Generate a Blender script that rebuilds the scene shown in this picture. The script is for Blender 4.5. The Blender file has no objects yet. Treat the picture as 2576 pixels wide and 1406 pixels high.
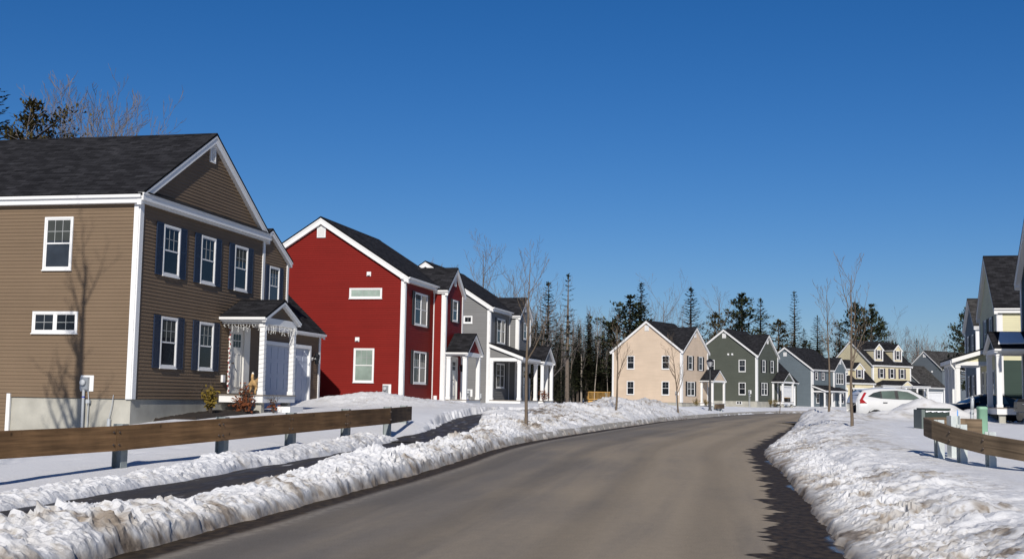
import bpy, math, random
import numpy as np
from mathutils import Vector, Matrix
random.seed(7)
R_ = math.radians
scene = bpy.context.scene
COL = scene.collection

# ------------------------------------------------------------------ camera numbers (image plane of 2576 x 1406 used when measuring)
F = 3036.0; CXP = 1288.0; CYP = 703.0; ROLL = R_(0.99); PITCH = math.atan(298.0 / F); EYE = 1.5
def ray(px, py):
    x = (px - CXP) / F; y = (CYP - py) / F
    c, s = math.cos(ROLL), math.sin(ROLL)
    x2 = x * c - y * s; y2 = x * s + y * c
    cp, sp = math.cos(PITCH), math.sin(PITCH)
    return Vector((x2, cp - y2 * sp, sp + y2 * cp))
def at(px, py, Y):
    r = ray(px, py); k = Y / r.y
    return Vector((r.x * k, Y, EYE + r.z * k))

# ------------------------------------------------------------------ mesh helpers
class MB:
    def __init__(s): s.v = []; s.f = []; s.uv = []; s.mi = []; s.anyuv = False; s.cur = 0
    def face(s, pts, uv=None):
        b = len(s.v); s.v.extend([tuple(p) for p in pts]); s.f.append(tuple(range(b, b + len(pts))))
        s.mi.append(s.cur)
        if uv: s.anyuv = True; s.uv.append(uv)
        else: s.uv.append([(0, 0)] * len(pts))
    def hexa(s, c):   # c: 8 corners, 0-3 bottom ring, 4-7 top ring
        b = len(s.v); s.v.extend([tuple(p) for p in c])
        for q in ((0, 3, 2, 1), (4, 5, 6, 7), (0, 1, 5, 4), (1, 2, 6, 5), (2, 3, 7, 6), (3, 0, 4, 7)):
            s.f.append(tuple(b + i for i in q)); s.uv.append([(0, 0)] * 4); s.mi.append(s.cur)
    def box(s, x0, x1, y0, y1, z0, z1):
        x0, x1 = min(x0, x1), max(x0, x1); y0, y1 = min(y0, y1), max(y0, y1); z0, z1 = min(z0, z1), max(z0, z1)
        s.hexa([(x0, y0, z0), (x1, y0, z0), (x1, y1, z0), (x0, y1, z0), (x0, y0, z1), (x1, y0, z1), (x1, y1, z1), (x0, y1, z1)])
    def tube(s, p, q, r0, r1, n=5, cap=False):
        p = Vector(p); q = Vector(q); d = q - p
        if d.length < 1e-6: return
        d.normalize(); a = Vector((0, 0, 1)) if abs(d.z) < .9 else Vector((1, 0, 0))
        e1 = d.cross(a).normalized(); e2 = d.cross(e1)
        b = len(s.v)
        for (c, r) in ((p, r0), (q, r1)):
            for i in range(n):
                t = 2 * math.pi * i / n; s.v.append(tuple(c + e1 * (r * math.cos(t)) + e2 * (r * math.sin(t))))
        for i in range(n):
            j = (i + 1) % n; s.f.append((b + i, b + j, b + n + j, b + n + i)); s.uv.append([(0, 0)] * 4); s.mi.append(s.cur)
        if cap:
            s.f.append(tuple(b + i for i in range(n))[::-1]); s.uv.append([(0, 0)] * n); s.mi.append(s.cur)
            s.f.append(tuple(b + n + i for i in range(n))); s.uv.append([(0, 0)] * n); s.mi.append(s.cur)
    def path(s, pts, rs, n=6, cap=True):
        for i in range(len(pts) - 1): s.tube(pts[i], pts[i + 1], rs[i], rs[i + 1], n, cap)
    def lathe(s, prof, n=16, c=(0, 0, 0), axis='z'):
        b = len(s.v)
        for (r, z) in prof:
            for i in range(n):
                t = 2 * math.pi * i / n; x, y = r * math.cos(t), r * math.sin(t)
                p = (x, y, z) if axis == 'z' else ((z, x, y) if axis == 'x' else (x, z, y))
                s.v.append((c[0] + p[0], c[1] + p[1], c[2] + p[2]))
        for k in range(len(prof) - 1):
            for i in range(n):
                j = (i + 1) % n
                s.f.append((b + k * n + i, b + k * n + j, b + (k + 1) * n + j, b + (k + 1) * n + i)); s.uv.append([(0, 0)] * 4); s.mi.append(s.cur)
    def slab(s, A, B, C, D, th):   # A-B eave, D-C ridge ; top surface + thickness, uv in metres
        A, B, C, D = map(Vector, (A, B, C, D)); dn = Vector((0, 0, -th))
        L = (B - A).length; e = (B - A).normalized()
        uv = [(0, 0), (L, 0), ((C - A).dot(e), ((C - A) - e * (C - A).dot(e)).length), ((D - A).dot(e), ((D - A) - e * (D - A).dot(e)).length)]
        s.face([A, B, C, D], uv)
        s.face([A + dn, D + dn, C + dn, B + dn])
        for p, q in ((A, B), (B, C), (C, D), (D, A)): s.face([p, p + dn, q + dn, q])
    def prism(s, poly, d0, d1, fn):   # poly in 2D, extruded d0..d1 ; fn(a, z, d) -> 3D
        n = len(poly)
        s.face([fn(a, z, d1) for a, z in poly]); s.face([fn(a, z, d0) for a, z in poly][::-1])
        for i in range(n):
            a, b = poly[i], poly[(i + 1) % n]
            s.face([fn(*a, d0), fn(*b, d0), fn(*b, d1), fn(*a, d1)])
    def mesh(s, name, mats, smooth=False):
        m = bpy.data.meshes.new(name); m.from_pydata(s.v, [], s.f)
        if s.anyuv:
            l = m.uv_layers.new(name='UVMap'); flat = np.array([c for f in s.uv for c in f], dtype=np.float32).ravel()
            l.data.foreach_set('uv', flat)
        for mt in (mats if isinstance(mats, (list, tuple)) else [mats]): m.materials.append(mt)
        if len(m.materials) > 1: m.polygons.foreach_set('material_index', s.mi)
        if smooth: m.polygons.foreach_set('use_smooth', [True] * len(m.polygons))
        m.update(); return m
    def build(s, name, mats, parent=None, smooth=False, label=None):
        o = bpy.data.objects.new(name, s.mesh(name, mats, smooth)); COL.objects.link(o)
        if parent: o.parent = parent
        if label: o['label'] = label
        return o

def tag(o, label=None, cat=None, group=None, kind=None):
    if label: o['label'] = label
    if cat: o['category'] = cat
    if group: o['group'] = group
    if kind: o['kind'] = kind
    return o
def empty(name, loc=(0, 0, 0), rz=0.0, label=None, cat=None, group=None):
    o = bpy.data.objects.new(name, None); COL.objects.link(o); o.location = loc; o.rotation_euler = (0, 0, rz)
    o.empty_display_size = .3
    return tag(o, label, cat, group)
def copy_tree(o, parent=None):
    c = o.copy(); COL.objects.link(c)
    if parent: c.parent = parent
    for ch in list(o.children): copy_tree(ch, c)
    return c

# ------------------------------------------------------------------ materials
def new_mat(name):
    m = bpy.data.materials.new(name); m.use_nodes = True
    nt = m.node_tree; b = nt.nodes['Principled BSDF']; return m, nt, b
def N(nt, t, **kw):
    n = nt.nodes.new(t)
    for k, v in kw.items():
        if k in n.inputs.keys() if hasattr(n.inputs, 'keys') else False: n.inputs[k].default_value = v
        else: setattr(n, k, v)
    return n
def L(nt, a, b): nt.links.new(a, b)
def col4(c): return (c[0], c[1], c[2], 1)
def plain(name, c, rough=.5, var=.08, scale=6.0, metal=0.0, spec=.4, bump=0.0, bscale=40.0, coat=0.0):
    m, nt, b = new_mat(name)
    tc = N(nt, 'ShaderNodeTexCoord'); no = N(nt, 'ShaderNodeTexNoise'); no.inputs['Scale'].default_value = scale; no.inputs['Detail'].default_value = 5
    L(nt, tc.outputs['Object'], no.inputs['Vector'])
    mx = N(nt, 'ShaderNodeMix', data_type='RGBA')
    mx.inputs[6].default_value = col4([x * (1 - var * 2) for x in c]); mx.inputs[7].default_value = col4([min(1, x * (1 + var * 2)) for x in c])
    L(nt, no.outputs['Fac'], mx.inputs[0]); L(nt, mx.outputs[2], b.inputs['Base Color'])
    b.inputs['Roughness'].default_value = rough; b.inputs['Metallic'].default_value = metal; b.inputs['Specular IOR Level'].default_value = spec
    b.inputs['Coat Weight'].default_value = coat; b.inputs['Coat Roughness'].default_value = .05
    if bump:
        n2 = N(nt, 'ShaderNodeTexNoise'); n2.inputs['Scale'].default_value = bscale; n2.inputs['Detail'].default_value = 6
        L(nt, tc.outputs['Object'], n2.inputs['Vector'])
        bp = N(nt, 'ShaderNodeBump'); bp.inputs['Strength'].default_value = bump; bp.inputs['Distance'].default_value = .01
        L(nt, n2.outputs['Fac'], bp.inputs['Height']); L(nt, bp.outputs[0], b.inputs['Normal'])
    return m
def siding_mat(name, c):
    # colour drifts slightly board to board and along each board
    m, nt, b = new_mat(name)
    tc = N(nt, 'ShaderNodeTexCoord'); mp = N(nt, 'ShaderNodeMapping'); mp.inputs['Scale'].default_value = (.45, .45, 9.8)
    no = N(nt, 'ShaderNodeTexNoise'); no.inputs['Scale'].default_value = 1.0; no.inputs['Detail'].default_value = 3
    L(nt, tc.outputs['Object'], mp.inputs[0]); L(nt, mp.outputs[0], no.inputs['Vector'])
    n2 = N(nt, 'ShaderNodeTexNoise'); n2.inputs['Scale'].default_value = .7; n2.inputs['Detail'].default_value = 6
    L(nt, tc.outputs['Object'], n2.inputs['Vector'])
    ad = N(nt, 'ShaderNodeMath', operation='ADD'); L(nt, no.outputs['Fac'], ad.inputs[0]); L(nt, n2.outputs['Fac'], ad.inputs[1])
    mr = N(nt, 'ShaderNodeMapRange'); mr.inputs['From Min'].default_value = .6; mr.inputs['From Max'].default_value = 1.4
    L(nt, ad.outputs[0], mr.inputs['Value'])
    mx = N(nt, 'ShaderNodeMix', data_type='RGBA')
    mx.inputs[6].default_value = col4([x * .88 for x in c]); mx.inputs[7].default_value = col4([min(1, x * 1.1) for x in c])
    L(nt, mr.outputs[0], mx.inputs[0]); L(nt, mx.outputs[2], b.inputs['Base Color'])
    b.inputs['Roughness'].default_value = .6; b.inputs['Specular IOR Level'].default_value = .12
    return m
def shingle_mat(name, c):
    m, nt, b = new_mat(name)
    uv = N(nt, 'ShaderNodeUVMap'); br = N(nt, 'ShaderNodeTexBrick')
    br.offset = .5; br.inputs['Scale'].default_value = 1.0; br.inputs['Brick Width'].default_value = .30; br.inputs['Row Height'].default_value = .143
    br.inputs['Mortar Size'].default_value = .006; br.inputs['Mortar Smooth'].default_value = .3; br.inputs['Bias'].default_value = -.1
    br.inputs['Color1'].default_value = col4([x * .62 for x in c]); br.inputs['Color2'].default_value = col4([x * 1.3 for x in c]); br.inputs['Mortar'].default_value = col4([x * .3 for x in c])
    L(nt, uv.outputs[0], br.inputs['Vector'])
    no = N(nt, 'ShaderNodeTexNoise'); no.inputs['Scale'].default_value = .9; no.inputs['Detail'].default_value = 8; L(nt, uv.outputs[0], no.inputs['Vector'])
    mp = N(nt, 'ShaderNodeMapping'); mp.inputs['Scale'].default_value = (2.2, 6.9, 1); L(nt, uv.outputs[0], mp.inputs[0])
    n3 = N(nt, 'ShaderNodeTexNoise'); n3.inputs['Scale'].default_value = 1; n3.inputs['Detail'].default_value = 2; L(nt, mp.outputs[0], n3.inputs['Vector'])
    hs = N(nt, 'ShaderNodeMath', operation='MULTIPLY_ADD'); hs.inputs[1].default_value = 1.3; hs.inputs[2].default_value = .35; L(nt, n3.outputs['Fac'], hs.inputs[0])
    h2 = N(nt, 'ShaderNodeMath', operation='MULTIPLY_ADD'); h2.inputs[1].default_value = .8; h2.inputs[2].default_value = .6; L(nt, no.outputs['Fac'], h2.inputs[0])
    mu = N(nt, 'ShaderNodeMath', operation='MULTIPLY'); L(nt, hs.outputs[0], mu.inputs[0]); L(nt, h2.outputs[0], mu.inputs[1])
    vm = N(nt, 'ShaderNodeVectorMath', operation='SCALE'); L(nt, br.outputs['Color'], vm.inputs[0]); L(nt, mu.outputs[0], vm.inputs['Scale'])
    L(nt, vm.outputs[0], b.inputs['Base Color'])
    bp = N(nt, 'ShaderNodeBump'); bp.inputs['Strength'].default_value = .6; bp.inputs['Distance'].default_value = .012; bp.invert = True
    L(nt, br.outputs['Fac'], bp.inputs['Height']); L(nt, bp.outputs[0], b.inputs['Normal'])
    b.inputs['Roughness'].default_value = .95; b.inputs['Specular IOR Level'].default_value = .05
    return m
def glass_mat(name, c, rough=.06):
    m, nt, b = new_mat(name)
    tc = N(nt, 'ShaderNodeTexCoord'); no = N(nt, 'ShaderNodeTexNoise'); no.inputs['Scale'].default_value = 1.7; no.inputs['Detail'].default_value = 3
    L(nt, tc.outputs['Object'], no.inputs['Vector'])
    mx = N(nt, 'ShaderNodeMix', data_type='RGBA'); mx.inputs[6].default_value = col4([x * .45 for x in c]); mx.inputs[7].default_value = col4([x * 1.6 for x in c])
    oi = N(nt, 'ShaderNodeObjectInfo'); pw = N(nt, 'ShaderNodeMath', operation='POWER'); L(nt, oi.outputs['Random'], pw.inputs[0]); pw.inputs[1].default_value = 3.0
    sc = N(nt, 'ShaderNodeMath', operation='MULTIPLY_ADD'); L(nt, pw.outputs[0], sc.inputs[0]); sc.inputs[1].default_value = 2.2 if c[0] < .05 else .5; sc.inputs[2].default_value = .6 if c[0] < .05 else .8
    vm = N(nt, 'ShaderNodeVectorMath', operation='SCALE'); L(nt, mx.outputs[2], vm.inputs[0]); L(nt, sc.outputs[0], vm.inputs['Scale'])
    L(nt, no.outputs['Fac'], mx.inputs[0]); L(nt, vm.outputs[0], b.inputs['Base Color'])
    bp = N(nt, 'ShaderNodeBump'); bp.inputs['Strength'].default_value = .05; bp.inputs['Distance'].default_value = .05
    L(nt, no.outputs['Fac'], bp.inputs['Height']); L(nt, bp.outputs[0], b.inputs['Normal'])
    b.inputs['Roughness'].default_value = rough; b.inputs['Specular IOR Level'].default_value = .18
    return m
def wood_mat(name, c, along=(1.2, 1.2, 14)):
    m, nt, b = new_mat(name)
    uv = N(nt, 'ShaderNodeUVMap'); mp = N(nt, 'ShaderNodeMapping'); mp.inputs['Scale'].default_value = along; L(nt, uv.outputs[0], mp.inputs[0])
    no = N(nt, 'ShaderNodeTexNoise'); no.inputs['Scale'].default_value = 1.6; no.inputs['Detail'].default_value = 8; no.inputs['Roughness'].default_value = .6; no.inputs['Distortion'].default_value = .6
    L(nt, mp.outputs[0], no.inputs['Vector'])
    rp = N(nt, 'ShaderNodeValToRGB'); e = rp.color_ramp.elements
    e[0].position = .3; e[0].color = col4([x * .5 for x in c]); e[1].position = .72; e[1].color = col4([x * 1.5 for x in c])
    L(nt, no.outputs['Fac'], rp.inputs[0])
    # large weathering blotches and scattered knots
    n2 = N(nt, 'ShaderNodeTexNoise'); n2.inputs['Scale'].default_value = 1.1; n2.inputs['Detail'].default_value = 5; L(nt, uv.outputs[0], n2.inputs['Vector'])
    m2 = N(nt, 'ShaderNodeMapRange'); m2.inputs['From Min'].default_value = .3; m2.inputs['From Max'].default_value = .7; m2.inputs['To Min'].default_value = .6; m2.inputs['To Max'].default_value = 1.3; L(nt, n2.outputs['Fac'], m2.inputs['Value'])
    vo = N(nt, 'ShaderNodeTexVoronoi'); vo.inputs['Scale'].default_value = 2.6; L(nt, uv.outputs[0], vo.inputs['Vector'])
    m3 = N(nt, 'ShaderNodeMapRange'); m3.inputs['From Min'].default_value = .03; m3.inputs['From Max'].default_value = .10; m3.inputs['To Min'].default_value = .35; m3.inputs['To Max'].default_value = 1; L(nt, vo.outputs['Distance'], m3.inputs['Value'])
    mu = N(nt, 'ShaderNodeMath', operation='MULTIPLY'); L(nt, m2.outputs[0], mu.inputs[0]); L(nt, m3.outputs[0], mu.inputs[1])
    vm = N(nt, 'ShaderNodeVectorMath', operation='SCALE'); L(nt, rp.outputs[0], vm.inputs[0]); L(nt, mu.outputs[0], vm.inputs['Scale'])
    L(nt, vm.outputs[0], b.inputs['Base Color'])
    bp = N(nt, 'ShaderNodeBump'); bp.inputs['Strength'].default_value = .4; bp.inputs['Distance'].default_value = .006
    L(nt, no.outputs['Fac'], bp.inputs['Height']); L(nt, bp.outputs[0], b.inputs['Normal'])
    b.inputs['Roughness'].default_value = .8; b.inputs['Specular IOR Level'].default_value = .2
    return m

M = {}
M['trim'] = plain('white_trim', (.68, .68, .675), .45, .03, 1.5, spec=.25)
M['door'] = plain('painted_door', (.60, .59, .56), .4, .03, 2, spec=.2)
M['garage'] = plain('garage_door_paint', (.62, .63, .64), .45, .03, 1.2, spec=.2)
M['garage_shaded'] = plain('shaded_white_garage_paint', (.38, .42, .50), .45, .03, 1.2, spec=.2)  # white door paint, its shade put into the colour as a darker blue
M['concrete'] = plain('concrete', (.335, .325, .285), .9, .22, 1.4, bump=.4, bscale=25)
M['roof'] = shingle_mat('charcoal_shingles', (.024, .024, .027))
M['roof_grey'] = shingle_mat('grey_shingles', (.055, .053, .052))
M['glass'] = glass_mat('window_glass', (.014, .017, .022))
M['blind'] = glass_mat('blind_glass', (.20, .25, .22), .15)
M['metal_grey'] = plain('grey_metal', (.30, .32, .34), .45, .08, 4, metal=.6)
M['galv'] = plain('galvanised_steel', (.52, .56, .55), .5, .14, 5, metal=.12, bump=.1)
M['black'] = plain('black_paint', (.012, .012, .014), .4, .1, 3)
M['rust'] = plain('bolt_steel', (.10, .08, .07), .6, .2, 20, metal=.7)
M['galv_shaded'] = plain('shaded_galvanised_steel', (.22, .25, .255), .55, .2, 5, metal=.2, bump=.1)  # same steel, darkened in colour for post faces turned away from the sun
M['pvc'] = plain('grey_conduit', (.36, .38, .40), .5, .05, 3)
M['bluepaint'] = plain('blue_band', (.03, .05, .30), .5, .1, 3)
SID = {'brown': (.156, .111, .073), 'red': (.162, .0095, .0065), 'grey': (.175, .175, .175), 'beige': (.54, .435, .335), 'green': (.080, .088, .073),
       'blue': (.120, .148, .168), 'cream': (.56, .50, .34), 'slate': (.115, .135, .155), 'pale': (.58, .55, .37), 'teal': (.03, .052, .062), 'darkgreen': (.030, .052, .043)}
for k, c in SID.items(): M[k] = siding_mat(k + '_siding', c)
M['muntin'] = plain('dimmed_white_muntin', (.30, .31, .31), .5, .05, 3)  # white bars painted grey for their dimness behind the glass
M['shade'] = plain('window_shade', (.045, .05, .048), .8, .1, 3, spec=.1)
M['navy'] = plain('navy_shutter', (.008, .018, .045), .5, .1, 2)
M['blackshut'] = plain('black_shutter', (.012, .011, .012), .5, .1, 2)
M['purple'] = plain('slate_shutter', (.07, .065, .085), .5, .1, 2)
M['rail'] = wood_mat('rail_wood', (.165, .094, .044), (.35, 9, 1))
M['rail_grey'] = wood_mat('weathered_rail_wood', (.155, .112, .072), (.35, 9, 1))
M['deckwood'] = plain('new_deck_wood', (.48, .27, .07), .7, .15, 3)
M['grey_deck'] = plain('composite_deck', (.22, .19, .16), .7, .12, 5)
# ------------------------------------------------------------------ house building blocks (local axes: x = out towards the street, y = along the street front, z = up)
class Face:
    def __init__(s, origin, adir, ndir): s.o = Vector(origin); s.a = Vector(adir); s.n = Vector(ndir)
    def P(s, a, z, d=0): return s.o + s.a * a + s.n * d + Vector((0, 0, z))
def fbox(mb, f, a0, a1, z0, z1, d0, d1):
    P = f.P
    mb.hexa([P(a0, z0, d0), P(a1, z0, d0), P(a1, z0, d1), P(a0, z0, d1), P(a0, z1, d0), P(a1, z1, d0), P(a1, z1, d1), P(a0, z1, d1)])
def clip(poly, zc, keep_above):
    out = []
    for i in range(len(poly)):
        p, q = poly[i], poly[(i + 1) % len(poly)]
        ip = p[1] >= zc if keep_above else p[1] <= zc; iq = q[1] >= zc if keep_above else q[1] <= zc
        if ip: out.append(p)
        if ip != iq:
            t = (zc - p[1]) / (q[1] - p[1]); out.append((p[0] + t * (q[0] - p[0]), zc))
    return out
LAP = .016; COURSE = .1016
def siding(mb, f, poly, course=COURSE, lap=LAP):
    zmin = min(p[1] for p in poly); zmax = max(p[1] for p in poly); k = 0
    while True:
        z0 = zmin + k * course
        if z0 >= zmax - 1e-4: break
        z1 = min(z0 + course, zmax); k += 1
        c = clip(clip(poly, z0, True), z1, False)
        if len(c) < 3: continue
        mb.face([f.P(a, z, lap * (1 - (z - z0) / course) + .002) for a, z in c])
        lo = [a for a, z in c if abs(z - z0) < 1e-5]
        if len(lo) >= 2: mb.face([f.P(min(lo), z0, .002), f.P(max(lo), z0, .002), f.P(max(lo), z0, lap + .002), f.P(min(lo), z0, lap + .002)])
def rect(a0, a1, z0, z1): return [(a0, z0), (a1, z0), (a1, z1), (a0, z1)]
def window(par, f, a0, a1, z0, z1, n=1, cols=3, rows=2, style='hung', pane='glass', trim=.058, lod=0, d=0.0):
    fr = MB(); t = trim
    for q in ((a0, a1, z0, z0 + t), (a0, a1, z1 - t, z1), (a0, a0 + t, z0 + t, z1 - t), (a1 - t, a1, z0 + t, z1 - t)): fbox(fr, f, *q, d, d + .052)
    fbox(fr, f, a0 - .02, a1 + .02, z0 - .03, z0 - .001, d, d + .075)      # sill
    w = (a1 - a0 - 2 * t - (n - 1) * t) / n; panes = []
    for i in range(n):
        b0 = a0 + t + i * (w + t); b1 = b0 + w
        if i: fbox(fr, f, b0 - t, b0, z0 + t, z1 - t, d, d + .048)
        s = .032; zi0, zi1 = z0 + t, z1 - t; zm = (zi0 + zi1) / 2
        for q in ((b0, b1, zi0, zi0 + s), (b0, b1, zi1 - s, zi1), (b0, b0 + s, zi0 + s, zi1 - s), (b1 - s, b1, zi0 + s, zi1 - s)): fbox(fr, f, *q, d, d + .034)
        top0 = zi0 + s
        if style == 'hung':
            fbox(fr, f, b0 + s, b1 - s, zm - .02, zm + .02, d, d + .036); top0 = zm + .02
        m = .0085; fr.cur = 1
        if cols > 1 and lod < 2:
            for k in range(1, cols):
                x = b0 + s + (w - 2 * s) * k / cols; fbox(fr, f, x - m, x + m, top0, zi1 - s, d + .02, d + .0285)
            for k in range(1, rows):
                z = top0 + (zi1 - s - top0) * k / rows
                for c in range(cols):
                    x0 = b0 + s + (w - 2 * s) * c / cols + m; x1 = b0 + s + (w - 2 * s) * (c + 1) / cols - m
                    fbox(fr, f, x0, x1, z - m, z + m, d + .02, d + .0285)
        fr.cur = 0; panes.append((b0 + s, b1 - s, zi0 + s, zi1 - s))
    o = fr.build('window', [M['trim'], M['muntin']], par)
    for q in panes:
        pm = MB(); fbox(pm, f, *q, d + .017, d + .0225); pm.build('pane', M[pane], o)
        rs = random.random(); fr_ = 0 if rs > .5 else .12 + rs * .7
        if lod == 0 and style == 'hung' and pane == 'glass' and fr_:
            sh = MB(); fbox(sh, f, q[0] + .012, q[1] - .012, q[3] - (q[3] - q[2]) * fr_, q[3] - .004, d + .0226, d + .0240); sh.build('window_shade', M['shade'], o)
    return o
def shutter(par, f, a0, a1, z0, z1, mat, lod=0, d=.0):
    mb = MB(); s = .045
    fbox(mb, f, a0, a1, z0, z1, d + .019, d + .034)
    zm = z0 + (z1 - z0) * .52
    for q in ((a0, a0 + s, z0, z1), (a1 - s, a1, z0, z1), (a0 + s, a1 - s, z0, z0 + s), (a0 + s, a1 - s, z1 - s, z1), (a0 + s, a1 - s, zm - s / 2, zm + s / 2)): fbox(mb, f, *q, d + .034, d + .05)
    if lod == 0:
        z = z0 + s + .01
        while z < z1 - s - .03:
            if abs(z - zm) > .05: fbox(mb, f, a0 + s, a1 - s, z, z + .022, d + .034, d + .044)
            z += .045
    return mb.build('shutter', M[mat], par)
def win_sh(par, f, a0, a1, z0, z1, mat, w=.38, lod=0, n=1, left=True, right=True, pane='glass', d=0.0, cols=3):
    window(par, f, a0, a1, z0, z1, n=n, lod=lod, pane=pane, d=d, cols=cols)
    if left: shutter(par, f, a0 - w - .02, a0 - .025, z0 - .02, z1 + .02, mat, lod, d)
    if right: shutter(par, f, a1 + .025, a1 + w + .02, z0 - .02, z1 + .02, mat, lod, d)
def corner_board(par, fa, fb, aa, ab, z0, z1, w=.15, sa=1, sb=1, th=.045):
    # two boards meeting on a corner: on face fa at coordinate aa running inwards (sa), on fb at ab running inwards (sb)
    mb = MB(); fbox(mb, fa, aa, aa + sa * w, z0, z1, -.01, th); fbox(mb, fb, ab - sb * (th + .0), ab + sb * w, z0 + .002, z1 - .002, -.012, th - .003)
    return mb.build('corner_board', M['trim'], par)
def gable_roof(par, axis, c, half, ze, pitch, s0, s1, mat='roof', oe=.25, orr=.15, ends=(True, True), sides=(True, True), name='roof', fascia=.17, valley=None, rake_h=.2):
    th = .07; zt = lambda q: ze + .085 + pitch * (half - abs(q))
    fn = (lambda q, s, z: (s, c + q, z)) if axis == 'x' else (lambda q, s, z: (c + q, s, z))
    a0 = s0 - (orr if ends[0] else 0); a1 = s1 + (orr if ends[1] else 0); oes = oe if isinstance(oe, tuple) else (oe, oe); oe = max(oes); HO = {-1: half + oes[0], 1: half + oes[1]}
    mb = MB()
    for sg in (-1, 1):
        ho = HO[sg]
        if valley: a0 = s1 - pitch * half / valley; ae = s1 + pitch * oe / valley - .02
        else: ae = a0
        mb.slab(fn(sg * ho, min(ae, a1 - .02), zt(ho)), fn(sg * ho, a1, zt(ho)), fn(0, a1, zt(0)), fn(0, a0, zt(0)), th)
    # ridge cap
    for sg in (-1, 1): mb.slab(fn(sg * .14, a0, zt(.14) + .012), fn(sg * .14, a1, zt(.14) + .012), fn(0, a1, zt(0) + .012), fn(0, a0, zt(0) + .012), .01)
    r = mb.build(name, M[mat], par)
    tm = MB(); zu = lambda q: zt(q) - th - .003
    for e, (st, d) in enumerate(((s0, -1), (s1, 1))):
        if not ends[e]: continue
        x0 = st + d * .004; x1 = st + d * (orr - .025)
        for sg in (-1, 1):
            ho = HO[sg]; poly = [(0, zu(0)), (sg * (ho - .02), zu(ho - .02)), (sg * (ho - .02), zu(ho - .02) - rake_h), (0, zu(0) - rake_h)]
            tm.prism(poly, min(x0, x1), max(x0, x1), lambda a, z, q: fn(a, q, z))
            # slim upper moulding
            poly = [(0, zu(0) - .002), (sg * (ho - .01), zu(ho - .01) - .002), (sg * (ho - .01), zu(ho - .01) - .07), (0, zu(0) - .07)]
            tm.prism(poly, min(x1, x1 + d * .02), max(x1, x1 + d * .02), lambda a, z, q: fn(a, q, z))
    for k, sg in enumerate((-1, 1)):
        if not sides[k]: continue
        ho = HO[sg]; i0 = half + .003; i1 = ho - .025
        poly = [(sg * i0, zu(i1) - .01 - fascia), (sg * i1, zu(i1) - .01 - fascia), (sg * i1, zu(i1) - .006), (sg * i0, zu(i1) - .006)]
        b0 = s0 + .006 if not ends[0] else s0 - orr + .03; b1 = s1 - .006 if not ends[1] else s1 + orr - .03
        tm.prism(poly, b0, b1, lambda a, z, q: fn(a, q, z))
        poly = [(sg * i1, zu(ho) - .06), (sg * (ho + .05), zu(ho) - .05), (sg * (ho + .06), zu(ho) + .03), (sg * i1, zu(ho) + .0)]   # gutter lip
        tm.prism(poly, b0 - .01, b1 + .01, lambda a, z, q: fn(a, q, z))
    tm.build('roof_trim', M['trim'], par)
    return r
def gable_poly(a0, a1, z0, ze, pitch):
    return [(a0, z0), (a1, z0), (a1, ze), ((a0 + a1) / 2, ze + pitch * abs(a1 - a0) / 2), (a0, ze)]
def gable_vent(par, f, a, z0, z1, w=.42, d=0.0):
    mb = MB(); fbox(mb, f, a - w / 2, a + w / 2, z0, z1, d, d + .03)
    fbox(mb, f, a - w / 2, a - w / 2 + .05, z0, z1, d + .03, d + .06); fbox(mb, f, a + w / 2 - .05, a + w / 2, z0, z1, d + .03, d + .06)
    fbox(mb, f, a - w / 2 + .05, a + w / 2 - .05, z0, z0 + .05, d + .03, d + .06); fbox(mb, f, a - w / 2 + .05, a + w / 2 - .05, z1 - .05, z1, d + .03, d + .06)
    z = z0 + .07
    while z < z1 - .08:
        P = f.P; a0, a1 = a - w / 2 + .05, a + w / 2 - .05
        mb.hexa([P(a0, z, d + .05), P(a1, z, d + .05), P(a1, z + .008, d + .055), P(a0, z + .008, d + .055), P(a0, z + .035, d + .03), P(a1, z + .035, d + .03), P(a1, z + .043, d + .035), P(a0, z + .043, d + .035)]); z += .05
    return mb.build('gable_vent', M['trim'], par)
def front_door(par, f, a0, a1, z0, z1, lites=True, side=0.0, d=.0):
    mb = MB(); t = .11
    fbox(mb, f, a0, a0 + t, z0, z1, d, d + .07); fbox(mb, f, a1 - t - side, a1, z0, z1, d, d + .07); fbox(mb, f, a0 + t, a1 - t - side, z1 - t, z1, d, d + .07)
    s0, s1 = a0 + t, a1 - t - side; w = s1 - s0; zt = z1 - t
    fbox(mb, f, s0, s1, z0 + .03, zt, d, d + .022); fbox(mb, f, s0, s1, z0, z0 + .03, d, d + .09)
    h = zt - z0 - .03
    for k in range(2):
        b0 = s0 + w * (.14 + .39 * k); b1 = b0 + w * .33
        for q in ((b0, b0 + .025, z0 + .2, z0 + .03 + h * .62), (b1 - .025, b1, z0 + .2, z0 + .03 + h * .62), (b0 + .025, b1 - .025, z0 + .2, z0 + .225), (b0 + .025, b1 - .025, z0 + .005 + h * .62, z0 + .03 + h * .62)): fbox(mb, f, *q, d + .022, d + .034)
    o = mb.build('door', M['door'], par)
    if lites:
        for r in range(2):
            for c in range(3):
                p = MB(); b0 = s0 + w * (.2 + .21 * c); q0 = z0 + .03 + h * (.72 + .11 * r); fbox(p, f, b0, b0 + w * .17, q0, q0 + h * .095, d + .022, d + .027); p.build('pane', M['glass'], o)
    h2 = MB(); h2.lathe([(.0, 0), (.03, .005), (.03, .012), (.012, .02), (.012, .05), (.032, .06), (.03, .085), (0, .09)], 10)
    ho = h2.build('handle', M['rust'], o, True); ho.matrix_local = Matrix.Translation(f.P(s0 + .09, z0 + .98, d + .022)) @ f.n.to_track_quat('Z', 'Y').to_matrix().to_4x4()
    return o
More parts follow.
